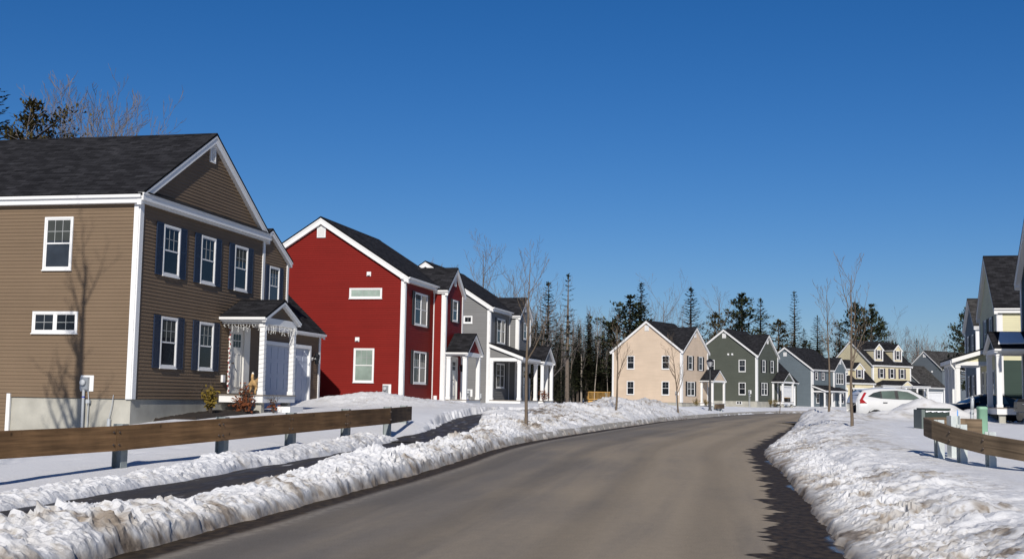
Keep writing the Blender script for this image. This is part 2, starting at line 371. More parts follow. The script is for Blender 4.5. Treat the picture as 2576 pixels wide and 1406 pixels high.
def garage_door(par, f, a0, a1, z0, z1, d=.0, lites=False, mat='garage'):
    mb = MB(); t = .14
    fbox(mb, f, a0, a0 + t, z0, z1 - t, d, d + .12); fbox(mb, f, a1 - t, a1, z0, z1 - t, d, d + .12); fbox(mb, f, a0, a1, z1 - t, z1, d, d + .125)
    mb.build('garage_trim', M['trim'], par)
    s0, s1 = a0 + t + .002, a1 - t - .002; zt = z1 - t - .002; g = MB(); fbox(g, f, s0, s1, z0, zt, d + .002, d + .02)
    nc = max(2, round((s1 - s0) / .6)); h = (zt - z0) / 4
    for r in range(4):
        for c in range(nc):
            b0 = s0 + (s1 - s0) * c / nc + .06; b1 = s0 + (s1 - s0) * (c + 1) / nc - .06
            fbox(g, f, b0, b1, z0 + r * h + .08, z0 + (r + 1) * h - .08, d + .02, d + .032)
        fbox(g, f, s0, s1, z0 + r * h - .0, z0 + r * h + .03, d + .02, d + .026)
    o = g.build('garage_door', M[mat], par)
    if lites:
        for c in range(nc):
            p = MB(); b0 = s0 + (s1 - s0) * c / nc + .08; b1 = s0 + (s1 - s0) * (c + 1) / nc - .08; fbox(p, f, b0, b1, zt - h + .1, zt - .1, d + .033, d + .037); p.build('pane', M['glass'], o)
    return o
def gable_porch(par, u0, u1, x0, x1, zd, zb, sid, pitch=.42, dh=.25, posts=((0, 1), (1, 1)), pw=.2, deck='grey_deck', zgr=-.5, roofmat='roof', rb=0.0):
    sg = 1 if x1 > x0 else -1
    d = MB(); d.cur = 0; d.box(x0 + sg * .004, x1 + sg * .03, u0 - .03, u1 + .03, zd - .035, zd); d.cur = 1
    d.box(x0 + sg * .004, x1, u0, u1, zd - dh, zd - .036); d.cur = 2
    for yy in (u0 + .25, u1 - .25): d.box(x1 - sg * .35, x1 - sg * .1, yy - .12, yy + .12, zgr, zd - dh - .001)
    d.build('porch_deck', [M[deck], M['trim'], M['concrete']], par)
    for (pu, px) in posts:
        y = u0 + pw * .5 + .02 if pu == 0 else u1 - pw * .5 - .02; x = x1 - sg * (pw * .5 + .02) if px == 1 else x0 + sg * (pw * .5 + .02)
        p = MB(); h = pw / 2; p.box(x - h, x + h, y - h, y + h, zd + .001, zb); p.box(x - h - .02, x + h + .02, y - h - .02, y + h + .02, zd + .002, zd + .12); p.box(x - h - .02, x + h + .02, y - h - .02, y + h + .02, zb - .1, zb - .002)
        p.build('porch_post', M['trim'], par)
    b = MB(); e = .02
    b.box(x1 - sg * .22, x1 - sg * e, u0 + e, u1 - e, zb, zb + .2)
    b.box(x0 + sg * .005, x1 - sg * .222, u0 + e, u0 + .22, zb + .002, zb + .198); b.box(x0 + sg * .005, x1 - sg * .222, u1 - .22, u1 - e, zb + .002, zb + .198)
    b.box(x0 + sg * .005, x1 - sg * .24, u0 + .222, u1 - .222, zb + .12, zb + .14)
    b.build('porch_beam', M['trim'], par)
    half = (u1 - u0) / 2; c = (u0 + u1) / 2; ze = zb + .22
    f = Face((x1 - sg * .06, 0, 0), (0, 1, 0), (sg, 0, 0)); w = MB(); siding(w, f, [(u0 + .05, ze - .015), (u1 - .05, ze - .015), (c, ze - .015 + pitch * (half - .05))]); w.build('porch_gable', M[sid], par)
    gable_roof(par, 'x', c, half, ze, pitch, min(x0 + sg * (.005 - rb), x1 - sg * .06), max(x0 + sg * (.005 - rb), x1 - sg * .06), mat=roofmat, oe=.16, orr=.16, ends=(sg < 0, sg > 0), name='porch_roof', fascia=.1, rake_h=.13)
def meter(par, f, a, z, zg, side=1, big=True):
    mb = MB(); fbox(mb, f, a - .2, a + .2, z - .22, z + .22, .0, .03)
    o = mb.build('electric_meter', M['trim'], par)
    m = MB(); fbox(m, f, a - .16, a + .08, z - .17, z + .17, .031, .13); m.build('meter_box', M['metal_grey'], o)
    g = MB(); g.lathe([(0, .13), (.085, .13), (.085, .2), (.06, .215), (0, .217)], 14); go = g.build('meter_dial', M['pvc'], o, True)
    go.matrix_local = Matrix.Translation(f.P(a - .05, z + .02, 0)) @ f.n.to_track_quat('Z', 'Y').to_matrix().to_4x4()
    c = MB(); c.cur = 0; c.tube(f.P(a - .06, zg, .08), f.P(a - .06, z - .17, .08), .04, .04, 10)
    c.tube(f.P(a + .07, zg, .05), f.P(a + .09, z - .45, .05), .014, .014, 6); c.tube(f.P(a + .09, z - .45, .05), f.P(a + .06, z - .22, .05), .014, .014, 6)
    fbox(c, f, a + .03, a + .14, z - .55, z - .45, .02, .1)
    c.cur = 1; c.tube(f.P(a - .06, z - .4, .08), f.P(a - .06, z - .36, .08), .0415, .0415, 10)
    c.build('conduit', [M['pvc'], M['bluepaint']], o)
    return o
def lantern(par, f, a, z, s=1.0):
    mb = MB(); fbox(mb, f, a - .05 * s, a + .05 * s, z - .09 * s, z + .05 * s, .0, .03); fbox(mb, f, a - .012, a + .012, z, z + .02, .03, .12 * s)
    c = f.P(a, 0, .13 * s); mb.lathe([(0, z + .14 * s), (.03 * s, z + .12 * s), (.09 * s, z + .04 * s), (.09 * s, z + .03 * s), (0, z + .03 * s)], 8, (c.x, c.y, 0)); mb.lathe([(0, z - .2 * s), (.05 * s, z - .19 * s), (.055 * s, z - .17 * s), (0, z - .17 * s)], 8, (c.x, c.y, 0))
    for i in range(4):
        t = i * math.pi / 2; mb.tube((c.x + .05 * s * math.cos(t), c.y + .05 * s * math.sin(t), z - .17 * s), (c.x + .08 * s * math.cos(t), c.y + .08 * s * math.sin(t), z + .03 * s), .008, .008, 4)
    o = mb.build('wall_lantern', M['black'], par)
    g = MB(); g.lathe([(.045 * s, z - .168 * s), (.072 * s, z + .028 * s)], 8, (c.x, c.y, 0)); g.build('lamp_glass', M['glass'], o)
def downspout(par, f, a, z0, z1, d=.09):
    mb = MB(); mb.path([f.P(a, z0, d + .12), f.P(a, z0 + .12, d), f.P(a, z1 - .3, d), f.P(a, z1 - .12, d + .16), f.P(a, z1, d + .18)], [.036] * 5, 8); return mb.build('downspout', M['trim'], par)
def vent_cap(par, f, a, z, s=.2):
    mb = MB(); fbox(mb, f, a - s / 2, a + s / 2, z - s / 2, z + s / 2, 0, .035); P = f.P
    mb.hexa([P(a - s * .32, z - s * .3, .036), P(a + s * .32, z - s * .3, .036), P(a + s * .32, z - s * .3, .12), P(a - s * .32, z - s * .3, .12), P(a - s * .32, z + s * .35, .036), P(a + s * .32, z + s * .35, .036), P(a + s * .32, z + s * .3, .06), P(a - s * .32, z + s * .3, .06)])
    return mb.build('wall_vent', M['trim'], par)
def house(name, o, az, label, group=None):
    return empty(name, o, -R_(az), label, 'house', group)
def FF(x=0.0, sg=1): return Face((x, 0, 0), (0, 1, 0), (sg, 0, 0))       # front, coordinate a = y
def FL(y=0.0): return Face((0, y, 0), (1, 0, 0), (0, -1, 0))               # side facing the camera, coordinate a = x
def FR(y): return Face((0, y, 0), (1, 0, 0), (0, 1, 0))                    # far side
def FB(x, sg=-1): return Face((x, 0, 0), (0, 1, 0), (sg, 0, 0))
def foundation(par, rects, zb=-1.9, zt=-.01):
    mb = MB()
    for (x0, x1, y0, y1) in rects: mb.box(x0, x1, y0, y1, zb, zt)
    return mb.build('foundation', M['concrete'], par)

HOUSES = {}
# ================================================================== A: brown house, nearest left
def brown():
    h = house('brown_house', (-10.4556, 33.5, 1.298), 12.43, 'brown clapboard house with navy shutters and white columned porch, the nearest on the left')
    W = 8.4; ze = 5.76; pt = .60; D = 12.0
    f, l = FF(), FL(); w = MB()
    siding(w, f, gable_poly(0, W, 0, ze, pt)); siding(w, l, rect(-D, 0, 0, ze)); siding(w, FR(W), rect(-D, 0, 0, ze)); siding(w, FB(-D), gable_poly(0, W, 0, ze, pt))
    siding(w, Face((0, -.012, 0), (1, 0, 0), (0, -1, 0)), rect(-D, -3.79, -1.78, -.002))
    # rear wing with garage below and a small gable over it
    siding(w, FF(-1.5), [(10.3, 2.9), (14.06, 2.9), (14.06, 5.45), (12.18, 5.45 + .5 * 1.88), (10.3, 5.45)]); siding(w, FR(14.06), rect(-8, -1.5, 2.4, 5.45)); siding(w, FF(-1.52), rect(8.4, 10.3, -.3, 5.45))
    siding(w, FL(10.3), rect(-1.8, -1.5, 2.9, 5.45)); siding(w, FB(-8), rect(8.4, 14.06, -.3, 5.45))
    siding(w, FF(-1.5), rect(10.3, 17.75, -.2, 2.885)); siding(w, FR(17.75), [(-7.1, -.2), (-1.5, -.2), (-1.5, 2.95), (-4.3, 5.6), (-7.1, 2.95)]); siding(w, FB(-7.1), rect(14.06, 17.75, -.2, 2.9))
    w.build('wall', M['brown'], h)
    foundation(h, [(-D + .03, -.03, .03, W - .03), (-8, -1.55, W - .02, 17.70)])
    gable_roof(h, 'x', W / 2, W / 2, ze, pt, -D, 0, oe=.22, orr=.16, fascia=.2, rake_h=.26)
    # cornice return along the foot of the gable
    cm = MB(); cm.box(.018, .19, -.19, W + .19, ze - .24, ze - .07); cm.box(.019, .215, -.2, W + .2, ze - .069, ze - .03); cm.box(.018, .11, -.02, W + .02, ze - .3, ze - .241); cm.build('cornice', M['trim'], h)
    pr = MB(); pr.slab((.235, .05, ze - .026), (.235, W - .05, ze - .026), (.018, W - .2, ze + .12), (.018, .2, ze + .12), .003); pr.build('cornice_roof', M['roof'], h)
    gable_roof(h, 'x', 12.18, 1.88, 5.45, .5, -5.5, -1.5, oe=.16, orr=.16, ends=(False, True), fascia=.12)
    gable_roof(h, 'y', -4.9, 3.2, 5.45, .42, 8.3, 14.06, oe=.12, orr=.12, ends=(False, True), fascia=.12)
    gable_roof(h, 'y', -4.3, 2.8, 2.885, .95, 8.5, 17.75, oe=.2, orr=.18, ends=(False, True), fascia=.12)
    corner_board(h, l, f, 0, 0, -.01, ze - .22, .155, -1, 1); corner_board(h, f, FR(W), W, 0, 0, ze - .1, .13, -1, -1)
    corner_board(h, FF(-1.5), FR(14.06), 14.06, -1.5, 2.9, 5.4, .12, -1, -1); corner_board(h, FF(-1.5), FR(17.75), 17.75, -1.5, -.2, 2.85, .13, -1, -1)
    vb = MB(); fbox(vb, l, -3.84, -3.73, -1.9, .09, -.005, .06); vb.build('trim_board', M['trim'], h)
    for a0, a1 in ((1.33, 2.32), (3.68, 4.66), (6.06, 7.05)): win_sh(h, f, a0, a1, 3.58, 5.06, 'navy', .39)
    for a0, a1 in ((1.40, 2.38), (3.78, 4.75)): win_sh(h, f, a0, a1, .905, 2.385, 'navy', .39)
    win_sh(h, FF(-1.5), 12.26, 13.2, 3.58, 5.06, 'navy', .33)
    window(h, l, -2.94, -2.04, 3.59, 5.10); window(h, l, -3.17, -1.75, 1.80, 2.412, n=2, cols=2, rows=2, style='fixed')
    gable_vent(h, f, 4.2, 7.42, 7.98, .36)
    meter(h, l, -1.36, .41, -1.9)
    st = MB(); st.tube(l.P(-.62, -1.9, .05), l.P(-.62, -.55, .05), .05, .05, 8); st.path([l.P(-.62, -.55, .05), l.P(-.55, -.2, .05), l.P(-.52, .1, .04)], [.012] * 3, 5); st.build('service_pipe', M['pvc'], h)
    front_door(h, f, 5.93, 7.42, .2, 2.40, side=.34)
    ob = MB(); fbox(ob, f, 5.42, 5.58, .55, .78, .02, .1); ob.build('outlet_box', M['trim'], h)
    gable_porch(h, 5.33, 7.95, 0.02, 1.52, .17, 2.43, 'brown', pitch=.42, zgr=-1.2, pw=.165)
    sm = MB(); sm.box(1.58, 2.05, 6.3, 7.4, -.6, -.2); sm.build('porch_step', M['trim'], h)
    garage_door(h, FF(-1.5), 11.9, 16.55, -.28, 2.2, mat='garage_shaded'); lantern(h, FF(-1.5), 17.0, 1.75, 1.5)
    return h
# ================================================================== C: the red and grey houses share one plan
def plan_c(name, o, az, label, sid, shut, farmer):
    h = house(name, o, az, label); ze = 5.68; D = 8.2; U = 7.75; B0 = 4.62; BX = .6; pt = .64
    f, l = FF(), FL(); w = MB()
    siding(w, l, gable_poly(-D, 0, -.3, ze, pt)); siding(w, f, rect(0, B0, -.3, ze)); siding(w, FR(U), gable_poly(-D, 0, -.3, ze, pt)); siding(w, FB(-D), rect(0, U, -.3, ze))
    bp = .72
    siding(w, FF(BX), gable_poly(B0, U, -.3, 5.45, bp)); siding(w, FL(B0), rect(0, BX, -.3, 5.45)); siding(w, FR(U), rect(0, BX, -.3, 5.45))
    siding(w, FF(-1.2), rect(U, 12.2, -.3, 2.7)); siding(w, FR(12.2), [(-7, -.3), (-1.2, -.3), (-1.2, 2.7), (-4.1, 4.9), (-7, 2.7)]); siding(w, FB(-7), rect(U, 12.2, -.3, 2.7))
    w.build('wall', M[sid], h)
    foundation(h, [(-D + .03, -.03, .03, U - .03), (-.1, BX - .03, B0 + .03, U - .03), (-6.95, -1.25, U - .1, 12.15)], -1.5, -.28)
    gable_roof(h, 'y', -D / 2, D / 2, ze, pt, 0, U, oe=.24, orr=.2, rake_h=.28, fascia=.2)
    gable_roof(h, 'x', (B0 + U) / 2, (U - B0) / 2, 5.45, bp, -3.0, BX, oe=.16, orr=.17, ends=(False, True), rake_h=.24, fascia=.14)
    gable_roof(h, 'y', -4.1, 2.9, 2.7, .75, U, 12.2, oe=.18, orr=.16, ends=(False, True), fascia=.12)
    corner_board(h, l, f, 0, 0, -.3, ze - .15, .165, -1, 1); corner_board(h, FL(B0), FF(BX), BX, B0, -.3, 5.38, .19, -1, 1); corner_board(h, FF(BX), FR(U), U, BX, -.3, 5.38, .13, -1, -1)
    cb = MB(); fbox(cb, f, B0 - .07, B0 - .002, -.3, ze - .12, 0, .05); cb.build('corner_board', M['trim'], h); corner_board(h, FF(-1.2), FR(12.2), 12.2, -1.2, -.3, 2.6, .13, -1, -1)
    rb = MB(); rb.box(-.16, .02, -.2, .34, ze - .2, ze - .02); rb.build('eave_return', M['trim'], h)
    a0, a1 = (1.46, 3.42) if sid == 'red' else (1.5, 3.42)
    for z0, z1 in ((3.51, 5.03), (.79, 2.30)): win_sh(h, f, a0, a1, z0, z1, shut, .36, n=2)
    win_sh(h, FF(BX), 5.8, 6.72, 3.96, 5.03, shut, .33)
    gable_vent(h, FF(BX), (B0 + U) / 2, 5.72, 6.2, .3); gable_vent(h, l, -D / 2, 7.42, 7.96, .42)
    front_door(h, FF(BX), 5.75, 6.85, .06, 2.2); lantern(h, FF(BX), 7.35, 1.7, 1.1)
    garage_door(h, FF(-1.2), 8.4, 11.6, -.28, 2.1)
    if not farmer:
        window(h, l, -2.34, -1.36, .79, 2.33, pane='blind'); window(h, l, -2.64, -1.07, 4.60, 5.075, cols=5, rows=1, style='fixed', pane='blind')
        vent_cap(h, l, -1.73, 5.72); vent_cap(h, l, -2.2, 2.73)
        meter(h, l, -.72, .5, -.8); bx = MB(); fbox(bx, l, -1.32, -1.07, .05, .28, 0, .14); bx.build('utility_box', M['pvc'], h)
        ob = MB(); fbox(ob, FL(B0), .12, .28, .05, .25, .02, .09); ob.build('outlet_box', M['trim'], h)
        gable_porch(h, 4.85, 7.62, BX + .02, 1.68, .08, 2.2, sid, pitch=.62, dh=.3, zgr=-1, pw=.19, posts=((0, 1), (1, 1), (0, 0)))
    else:
        window(h, l, -1.65, -1.09, 4.60, 5.05, n=1, cols=2, rows=1, style='fixed')
        meter(h, l, -1.2, .45, -.8); bx = MB(); fbox(bx, l, -.62, -.42, .15, .42, 0, .12); bx.build('utility_box', M['pvc'], h)
        d = MB(); d.cur = 0; d.box(.02, 1.95, .02, 7.6, .02, .06); d.cur = 1; d.box(.02, 1.93, .04, 7.58, -.5, .018); d.build('porch_deck', [M['grey_deck'], M['trim']], h)
        for (x, y) in ((.12, .12), (1.83, .12), (1.83, 4.3), (1.83, 7.4)):
            p = MB(); p.box(x - .1, x + .1, y - .1, y + .1, .062, 2.36); p.box(x - .12, x + .12, y - .12, y + .12, .063, .2); p.box(x - .12, x + .12, y - .12, y + .12, 2.24, 2.358); p.build('porch_post', M['trim'], h)
        b = MB(); b.box(.02, 1.7, .0, .22, 2.362, 2.56); b.box(1.72, 1.95, .0, 7.55, 2.364, 2.565); b.box(.04, 1.7, .23, 7.5, 2.44, 2.46); b.build('porch_beam', M['trim'], h)
        g = MB(); siding(g, FL(.03), [(.0, 2.57), (1.85, 2.57), (1.85, 2.6), (.0, 3.3)]); g.build('porch_gable', M[sid], h)
        r = MB(); r.slab((2.12, -.16, 2.68), (2.12, 7.7, 2.68), (.0, 7.7, 3.46), (.0, -.16, 3.46), .06); r.build('porch_roof', M['roof'], h)
        t = MB(); t.prism([(2.1, 2.62), (0, 3.395), (0, 3.2), (2.1, 2.44)], -.14, -.01, lambda a, z, q: (a, q, z)); t.box(1.97, 2.09, .0, 7.65, 2.45, 2.6); t.build('roof_trim', M['trim'], h)
        gable_porch(h, 4.75, 7.6, 1.0, 2.25, .06, 2.34, sid, pitch=.62, dh=.3, zgr=-1, pw=.19, posts=((0, 1), (1, 1)), rb=.0)
    return h
# ================================================================== D / E: beige and sage houses with a gable to the street
def plan_d(name, o, az, label, sid, shut, U=6.5, D=8.6, pt=.75, garage=False):
    h = house(name, o, az, label); ze = 5.66; f, l = FF(), FL(); w = MB(); pf = .785 * 6.5 / U
    siding(w, l, gable_poly(-D, 0, 0, ze, pt)); siding(w, f, gable_poly(0, U, 0, ze, pf)); siding(w, FR(U), gable_poly(-D, 0, 0, ze, pt)); siding(w, FB(-D), rect(0, U, 0, ze))
    if garage: siding(w, FF(-1), rect(U, 14.6, -.5, 2.7)); siding(w, FR(14.6), [(-7, -.5), (-1, -.5), (-1, 2.72), (-4, 5.6), (-7, 2.72)])
    else: siding(w, FF(-1), rect(U, 9.4, 0, 2.7)); siding(w, FR(9.4), [(-6, 0), (-1, 0), (-1, 2.7), (-3.5, 4.4), (-6, 2.7)])
    w.build('wall', M[sid], h)
    foundation(h, [(-D + .03, -.03, .03, U - .03), (-6, -1.05, U - .1, 14.5 if garage else 9.3)])
    gable_roof(h, 'y', -D / 2, D / 2, ze, pt, 0, U, oe=(.26, .0), orr=.25, rake_h=.26, fascia=.2, sides=(True, False))
    gable_roof(h, 'x', U / 2, U / 2, ze, pf, -D / 2, 0, oe=.22, orr=.25, ends=(False, True), sides=(False, False), rake_h=.26, fascia=.2, valley=pt)
    if garage: gable_roof(h, 'y', -4, 3.0, 2.7, .96, U, 14.6, oe=.25, orr=.2, ends=(False, True), fascia=.14)
    else: gable_roof(h, 'y', -3.5, 2.5, 2.7, .6, U, 9.4, oe=.15, orr=.15, ends=(False, True), fascia=.12)
    corner_board(h, l, f, 0, 0, 0, ze - .1, .22, -1, 1); corner_board(h, f, FR(U), U, 0, 0, ze - .1, .16, -1, -1); corner_board(h, FB(-D), l, 0, -D, 0, ze - .1, .16, 1, 1)
    cb = MB(); fbox(cb, f, -.03, .3, ze - .12, ze + .05, 0, .1); cb.build('eave_return', M['trim'], h)
    gable_vent(h, l, -D / 2, 7.75, 8.35, .5); gable_vent(h, f, U / 2, 7.1, 7.6, .4)
    k = U / 6.5
    win_sh(h, f, 1.55 * k, 2.5 * k, 3.56, 5.06, shut, .36, 1); win_sh(h, f, 4.15 * k, 5.1 * k, 3.56, 5.06, shut, .36, 1); win_sh(h, f, 1.25 * k, 3.1 * k, .75, 2.27, shut, .36, 1, n=2)
    if sid == 'beige':
        for a in (-6.68, -2.4):
            for z0, z1 in ((3.56, 5.05), (.77, 2.27)): window(h, l, a, a + .92, z0, z1, cols=2, rows=2, lod=1)
        meter(h, l, -.55, 1.0, -.9)
    else:
        for z0, z1 in ((3.56, 5.05), (.75, 2.25)): window(h, l, -2.42, -1.5, z0, z1, cols=2, rows=2, lod=1)
        window(h, l, -6.6, -5.7, 3.56, 5.05, cols=2, rows=2, lod=1)
        meter(h, l, -.95, 1.1, -.9)
        for a in (-3.85, -3.3): vent_cap(h, l, a, 5.72, .24)
    hw = MB(); fbox(hw, l, -2.75, -2.0, -.42, -.06, -.04, .03); o2 = hw.build('basement_window', M['trim'], h)
    pn = MB(); fbox(pn, l, -2.66, -2.42, -.36, -.1, .031, .034); fbox(pn, l, -2.33, -2.09, -.36, -.1, .031, .034); pn.build('pane', M['glass'], o2)
    p0 = U * .70
    gable_porch(h, p0, p0 + 3.3, .02, 1.55, -.02, 2.3, sid, pitch=.66, dh=.28, zgr=-1.2, posts=((0, 1), (1, 1), (0, 0)), pw=.2)
    front_door(h, FF(-1), U + .25, U + 1.45, -.02, 2.12); downspout(h, FF(-1), U + 1.75, 0, 2.6)
    lantern(h, FF(-1), U + 1.62, 1.6, 1.2)
    if garage: garage_door(h, FF(-1), 9.3, 13.9, -.5, 2.05)
    return h
# ================================================================== F: slate blue house with farmer's porch and bay
def blue():
    h = house('blue_house', tuple(at(2044.2, 926.2, 165) - Vector((0, 0, 5.53))), 40, 'blue grey house with small farmers porch, between the sage green and the cream house')
    ze = 5.53; D = 8.2; U = 8.6; f, l = FF(), FL(); w = MB()
    siding(w, l, gable_poly(-D, 0, -.4, ze, .72)); siding(w, f, rect(0, 5.3, -.4, ze)); siding(w, FB(-D), rect(0, U, -.4, ze)); siding(w, FR(U), gable_poly(-D, 0, -.4, ze, .72))
    siding(w, FF(.7), gable_poly(5.2, 9.0, -.4, ze, .85)); siding(w, FL(5.2), rect(0, .7, -.4, ze)); siding(w, FR(9.0), rect(-3, .7, -.4, ze)); w.build('wall', M['blue'], h)
    foundation(h, [(-D + .03, -.03, .03, U - .03)], -1.8, -.38)
    gable_roof(h, 'y', -D / 2, D / 2, ze, .72, 0, U, oe=.25, orr=.25, rake_h=.26); gable_roof(h, 'x', 7.1, 1.9, ze, .85, -3.5, .7, oe=.2, orr=.2, ends=(False, True))
    corner_board(h, l, f, 0, 0, -.4, ze - .1, .26, -1, 1); corner_board(h, FL(5.2), FF(.7), .7, 5.2, -.4, ze - .1, .16, -1, 1); corner_board(h, FF(.7), FR(9.0), 9.0, .7, -.4, ze - .1, .16, -1, -1)
    gable_vent(h, l, -D / 2, 7.2, 7.75, .5); gable_vent(h, FF(.7), 7.1, 6.3, 6.8, .4)
    for a in (.75, 2.75): win_sh(h, f, a, a + .75, 4.0, 5.08, 'purple', .3, 1)
    window(h, FF(.7), 5.75, 8.1, 3.5, 5.05, n=3, lod=1); shutter(h, FF(.7), 8.13, 8.5, 3.5, 5.05, 'purple', 1)
    win_sh(h, FF(.7), 6.6, 8.1, .8, 2.3, 'purple', .35, 1, n=2, left=False)
    d = MB(); d.box(.02, 1.8, .0, 5.15, -.4, -.02); d.build('porch_deck', M['trim'], h)
    for y in (.12, 2.4, 5.0):
        p = MB(); p.box(1.6, 1.78, y - .09, y + .09, -.018, 2.3); p.box(1.58, 1.8, y - .11, y + .11, 2.2, 2.298); p.build('porch_post', M['trim'], h)
    b = MB(); b.box(1.57, 1.8, .0, 5.15, 2.302, 2.5); b.box(.02, 1.568, .0, .2, 2.304, 2.498); b.build('porch_beam', M['trim'], h)
    r = MB(); r.slab((2.0, -.2, 2.62), (2.0, 6.9, 2.62), (.0, 6.9, 3.3), (.0, -.2, 3.3), .07); r.build('porch_roof', M['roof'], h)
    t = MB(); t.prism([(1.98, 2.54), (0, 3.225), (0, 3.03), (1.98, 2.37)], -.18, -.03, lambda a, z, q: (a, q, z)); t.box(1.85, 1.97, .0, 6.85, 2.38, 2.53); t.build('roof_trim', M['trim'], h)
    front_door(h, f, 3.3, 4.4, -.01, 2.12); window(h, f, 1.0, 1.9, .8, 2.2, lod=1)
    return h
# ================================================================== G: cream house with dormers
def cream():
    h = house('cream_house', tuple(at(2195.1, 915.1, 182) - Vector((0, 0, 5.53))), 61, 'pale cream house with two roof dormers and slate shutters, beyond the white car')
    ze = 5.53; D = 8.8; U = 8.0; pt = .82; f, l = FF(), FL(); w = MB()
    siding(w, l, gable_poly(-D, 0, -.5, ze, pt)); siding(w, f, rect(0, U, -.5, ze)); siding(w, FR(U), gable_poly(-D, 0, -.5, ze, pt)); siding(w, FB(-D), rect(0, U, -.5, ze))
    siding(w, FF(1.2), rect(-9.2, -1.0, -.6, 2.75)); siding(w, FL(-9.2), [(-5.5, -.6), (1.2, -.6), (1.2, 2.75), (-2.2, 5.6), (-5.5, 2.75)]); siding(w, FR(-1.0), rect(-2, 1.2, -.6, 2.75))
    # bedroom gable above the garage
    siding(w, FF(.1), rect(-7.2, -2.6, 2.7, 4.75)); siding(w, FL(-7.2), rect(-4, .1, 2.7, 4.75)); siding(w, FR(-2.6), rect(-4, .1, 2.7, 4.75))
    siding(w, FF(.75), gable_poly(-4.4, -2.6, 3.0, 4.75, .9)); siding(w, FL(-4.4), rect(.1, .75, 3.0, 4.75)); siding(w, FR(-2.6), rect(.1, .75, 3.0, 4.75))
    w.build('wall', M['cream'], h); foundation(h, [(-D + .03, -.03, .03, U - .03), (-5, 1.1, -9.1, -1.1)], -1.8, -.52)
    gable_roof(h, 'y', -D / 2, D / 2, ze, pt, 0, U, oe=.25, orr=.25, rake_h=.26)
    gable_roof(h, 'y', -2.15, 3.35, 2.75, .82, -9.2, -1.0, oe=.25, orr=.2)
    gable_roof(h, 'y', -2.0, 2.1, 4.75, .6, -7.2, -2.6, oe=.2, orr=.2); gable_roof(h, 'x', -3.5, .9, 4.75, .9, -1.0, .75, oe=.18, orr=.18, ends=(False, True))
    corner_board(h, l, f, 0, 0, -.5, ze - .1, .24, -1, 1); corner_board(h, f, FR(U), U, 0, -.5, ze - .1, .2, -1, -1); corner_board(h, FF(1.2), FR(-1.0), -1.0, 1.2, -.6, 2.7, .18, -1, -1); corner_board(h, FF(.75), FR(-2.6), -2.6, .75, 3.0, 4.7, .16, -1, -1)
    for a in (1.42, 3.6, 5.75): win_sh(h, f, a, a + .8, 3.45, 4.9, 'purple', .36, 1, cols=2)
    win_sh(h, FF(.75), -3.9, -3.1, 3.35, 4.55, 'purple', .3, 1); window(h, FF(.1), -6.6, -5.95, 3.7, 4.4, style='fixed', lod=1, cols=2); window(h, FF(.1), -5.8, -5.15, 3.7, 4.4, style='fixed', lod=1, cols=2)
    for c in (1.85, 5.85):
        dm = MB(); siding(dm, FF(-.55), gable_poly(c - .85, c + .85, 5.95, 7.85, .95)); siding(dm, FL(c - .85), [(-.55, 5.95), (-.55, 7.85), (-3.0, 7.85)]); siding(dm, FR(c + .85), [(-.55, 5.95), (-.55, 7.85), (-3.0, 7.85)])
        o = dm.build('dormer', M['cream'], h)
        gable_roof(o, 'x', c, .85, 7.85, .95, -3.6, -.55, oe=.15, orr=.17, ends=(False, True), rake_h=.24, fascia=.12)
        win_sh(o, FF(-.55), c - .36, c + .36, 6.35, 7.7, 'purple', .28, 1)
        corner_board(o, FL(c - .85), FF(-.55), -.55, c - .85, 5.95, 7.85, .13, -1, 1); corner_board(o, FF(-.55), FR(c + .85), c + .85, -.55, 5.95, 7.85, .13, -1, -1)
        bb = MB(); fbox(bb, FF(-.55), c - .86, c + .86, 5.9, 6.08, .0, .06); bb.build('trim_board', M['trim'], o)
    # hipped front porch with a little centre gable
    d = MB(); d.box(.02, 2.1, .0, 9.6, -.5, -.1); d.build('porch_deck', M['trim'], h)
    for y in (.15, 2.4, 4.8, 7.2, 9.45):
        p = MB(); p.box(1.85, 2.05, y - .1, y + .1, -.098, 2.0); p.box(1.82, 2.08, y - .13, y + .13, 1.88, 1.998); p.build('porch_post', M['trim'], h)
    b = MB(); b.box(1.8, 2.1, .0, 9.6, 2.002, 2.24); b.box(.02, 1.798, .0, .2, 2.004, 2.238); b.box(1.9, 2.3, -.2, 9.8, 2.24, 2.36); b.build('porch_beam', M['trim'], h)
    r = MB(); r.slab((2.35, -.25, 2.37), (2.35, 9.85, 2.37), (.0, 7.6, 3.15), (.0, 2.0, 3.15), .01); r.slab((.0, -.25, 2.37), (2.35, -.25, 2.37), (.0, 2.0, 3.15), (.0, 1.99, 3.15), .01); r.slab((2.35, 9.85, 2.37), (.0, 9.85, 2.37), (.0, 7.6, 3.15), (.0, 7.61, 3.15), .01); r.build('porch_roof', M['roof'], h)
    pg = MB(); pg.prism([(3.6, 2.36), (5.8, 2.36), (4.7, 3.05)], .9, 2.36, lambda a, z, q: (q, a, z)); pg.build('porch_gable', M['cream'], h)
    gable_roof(h, 'x', 4.7, 1.1, 2.36, .62, .6, 2.36, oe=.1, orr=.1, ends=(False, True), name='porch_roof', fascia=.05, rake_h=.12)
    front_door(h, f, 4.1, 5.2, -.1, 2.0); window(h, f, 1.2, 2.9, .6, 1.95, n=2, lod=1); window(h, f, 6.2, 7.6, .6, 1.95, n=2, lod=1)
    garage_door(h, FF(1.2), -8.9, -6.4, -.6, 1.85, lites=True); garage_door(h, FF(1.2), -5.9, -2.4, -.6, 1.85, lites=True); lantern(h, FF(1.2), -5.2, 2.15, 1.3)
    return h
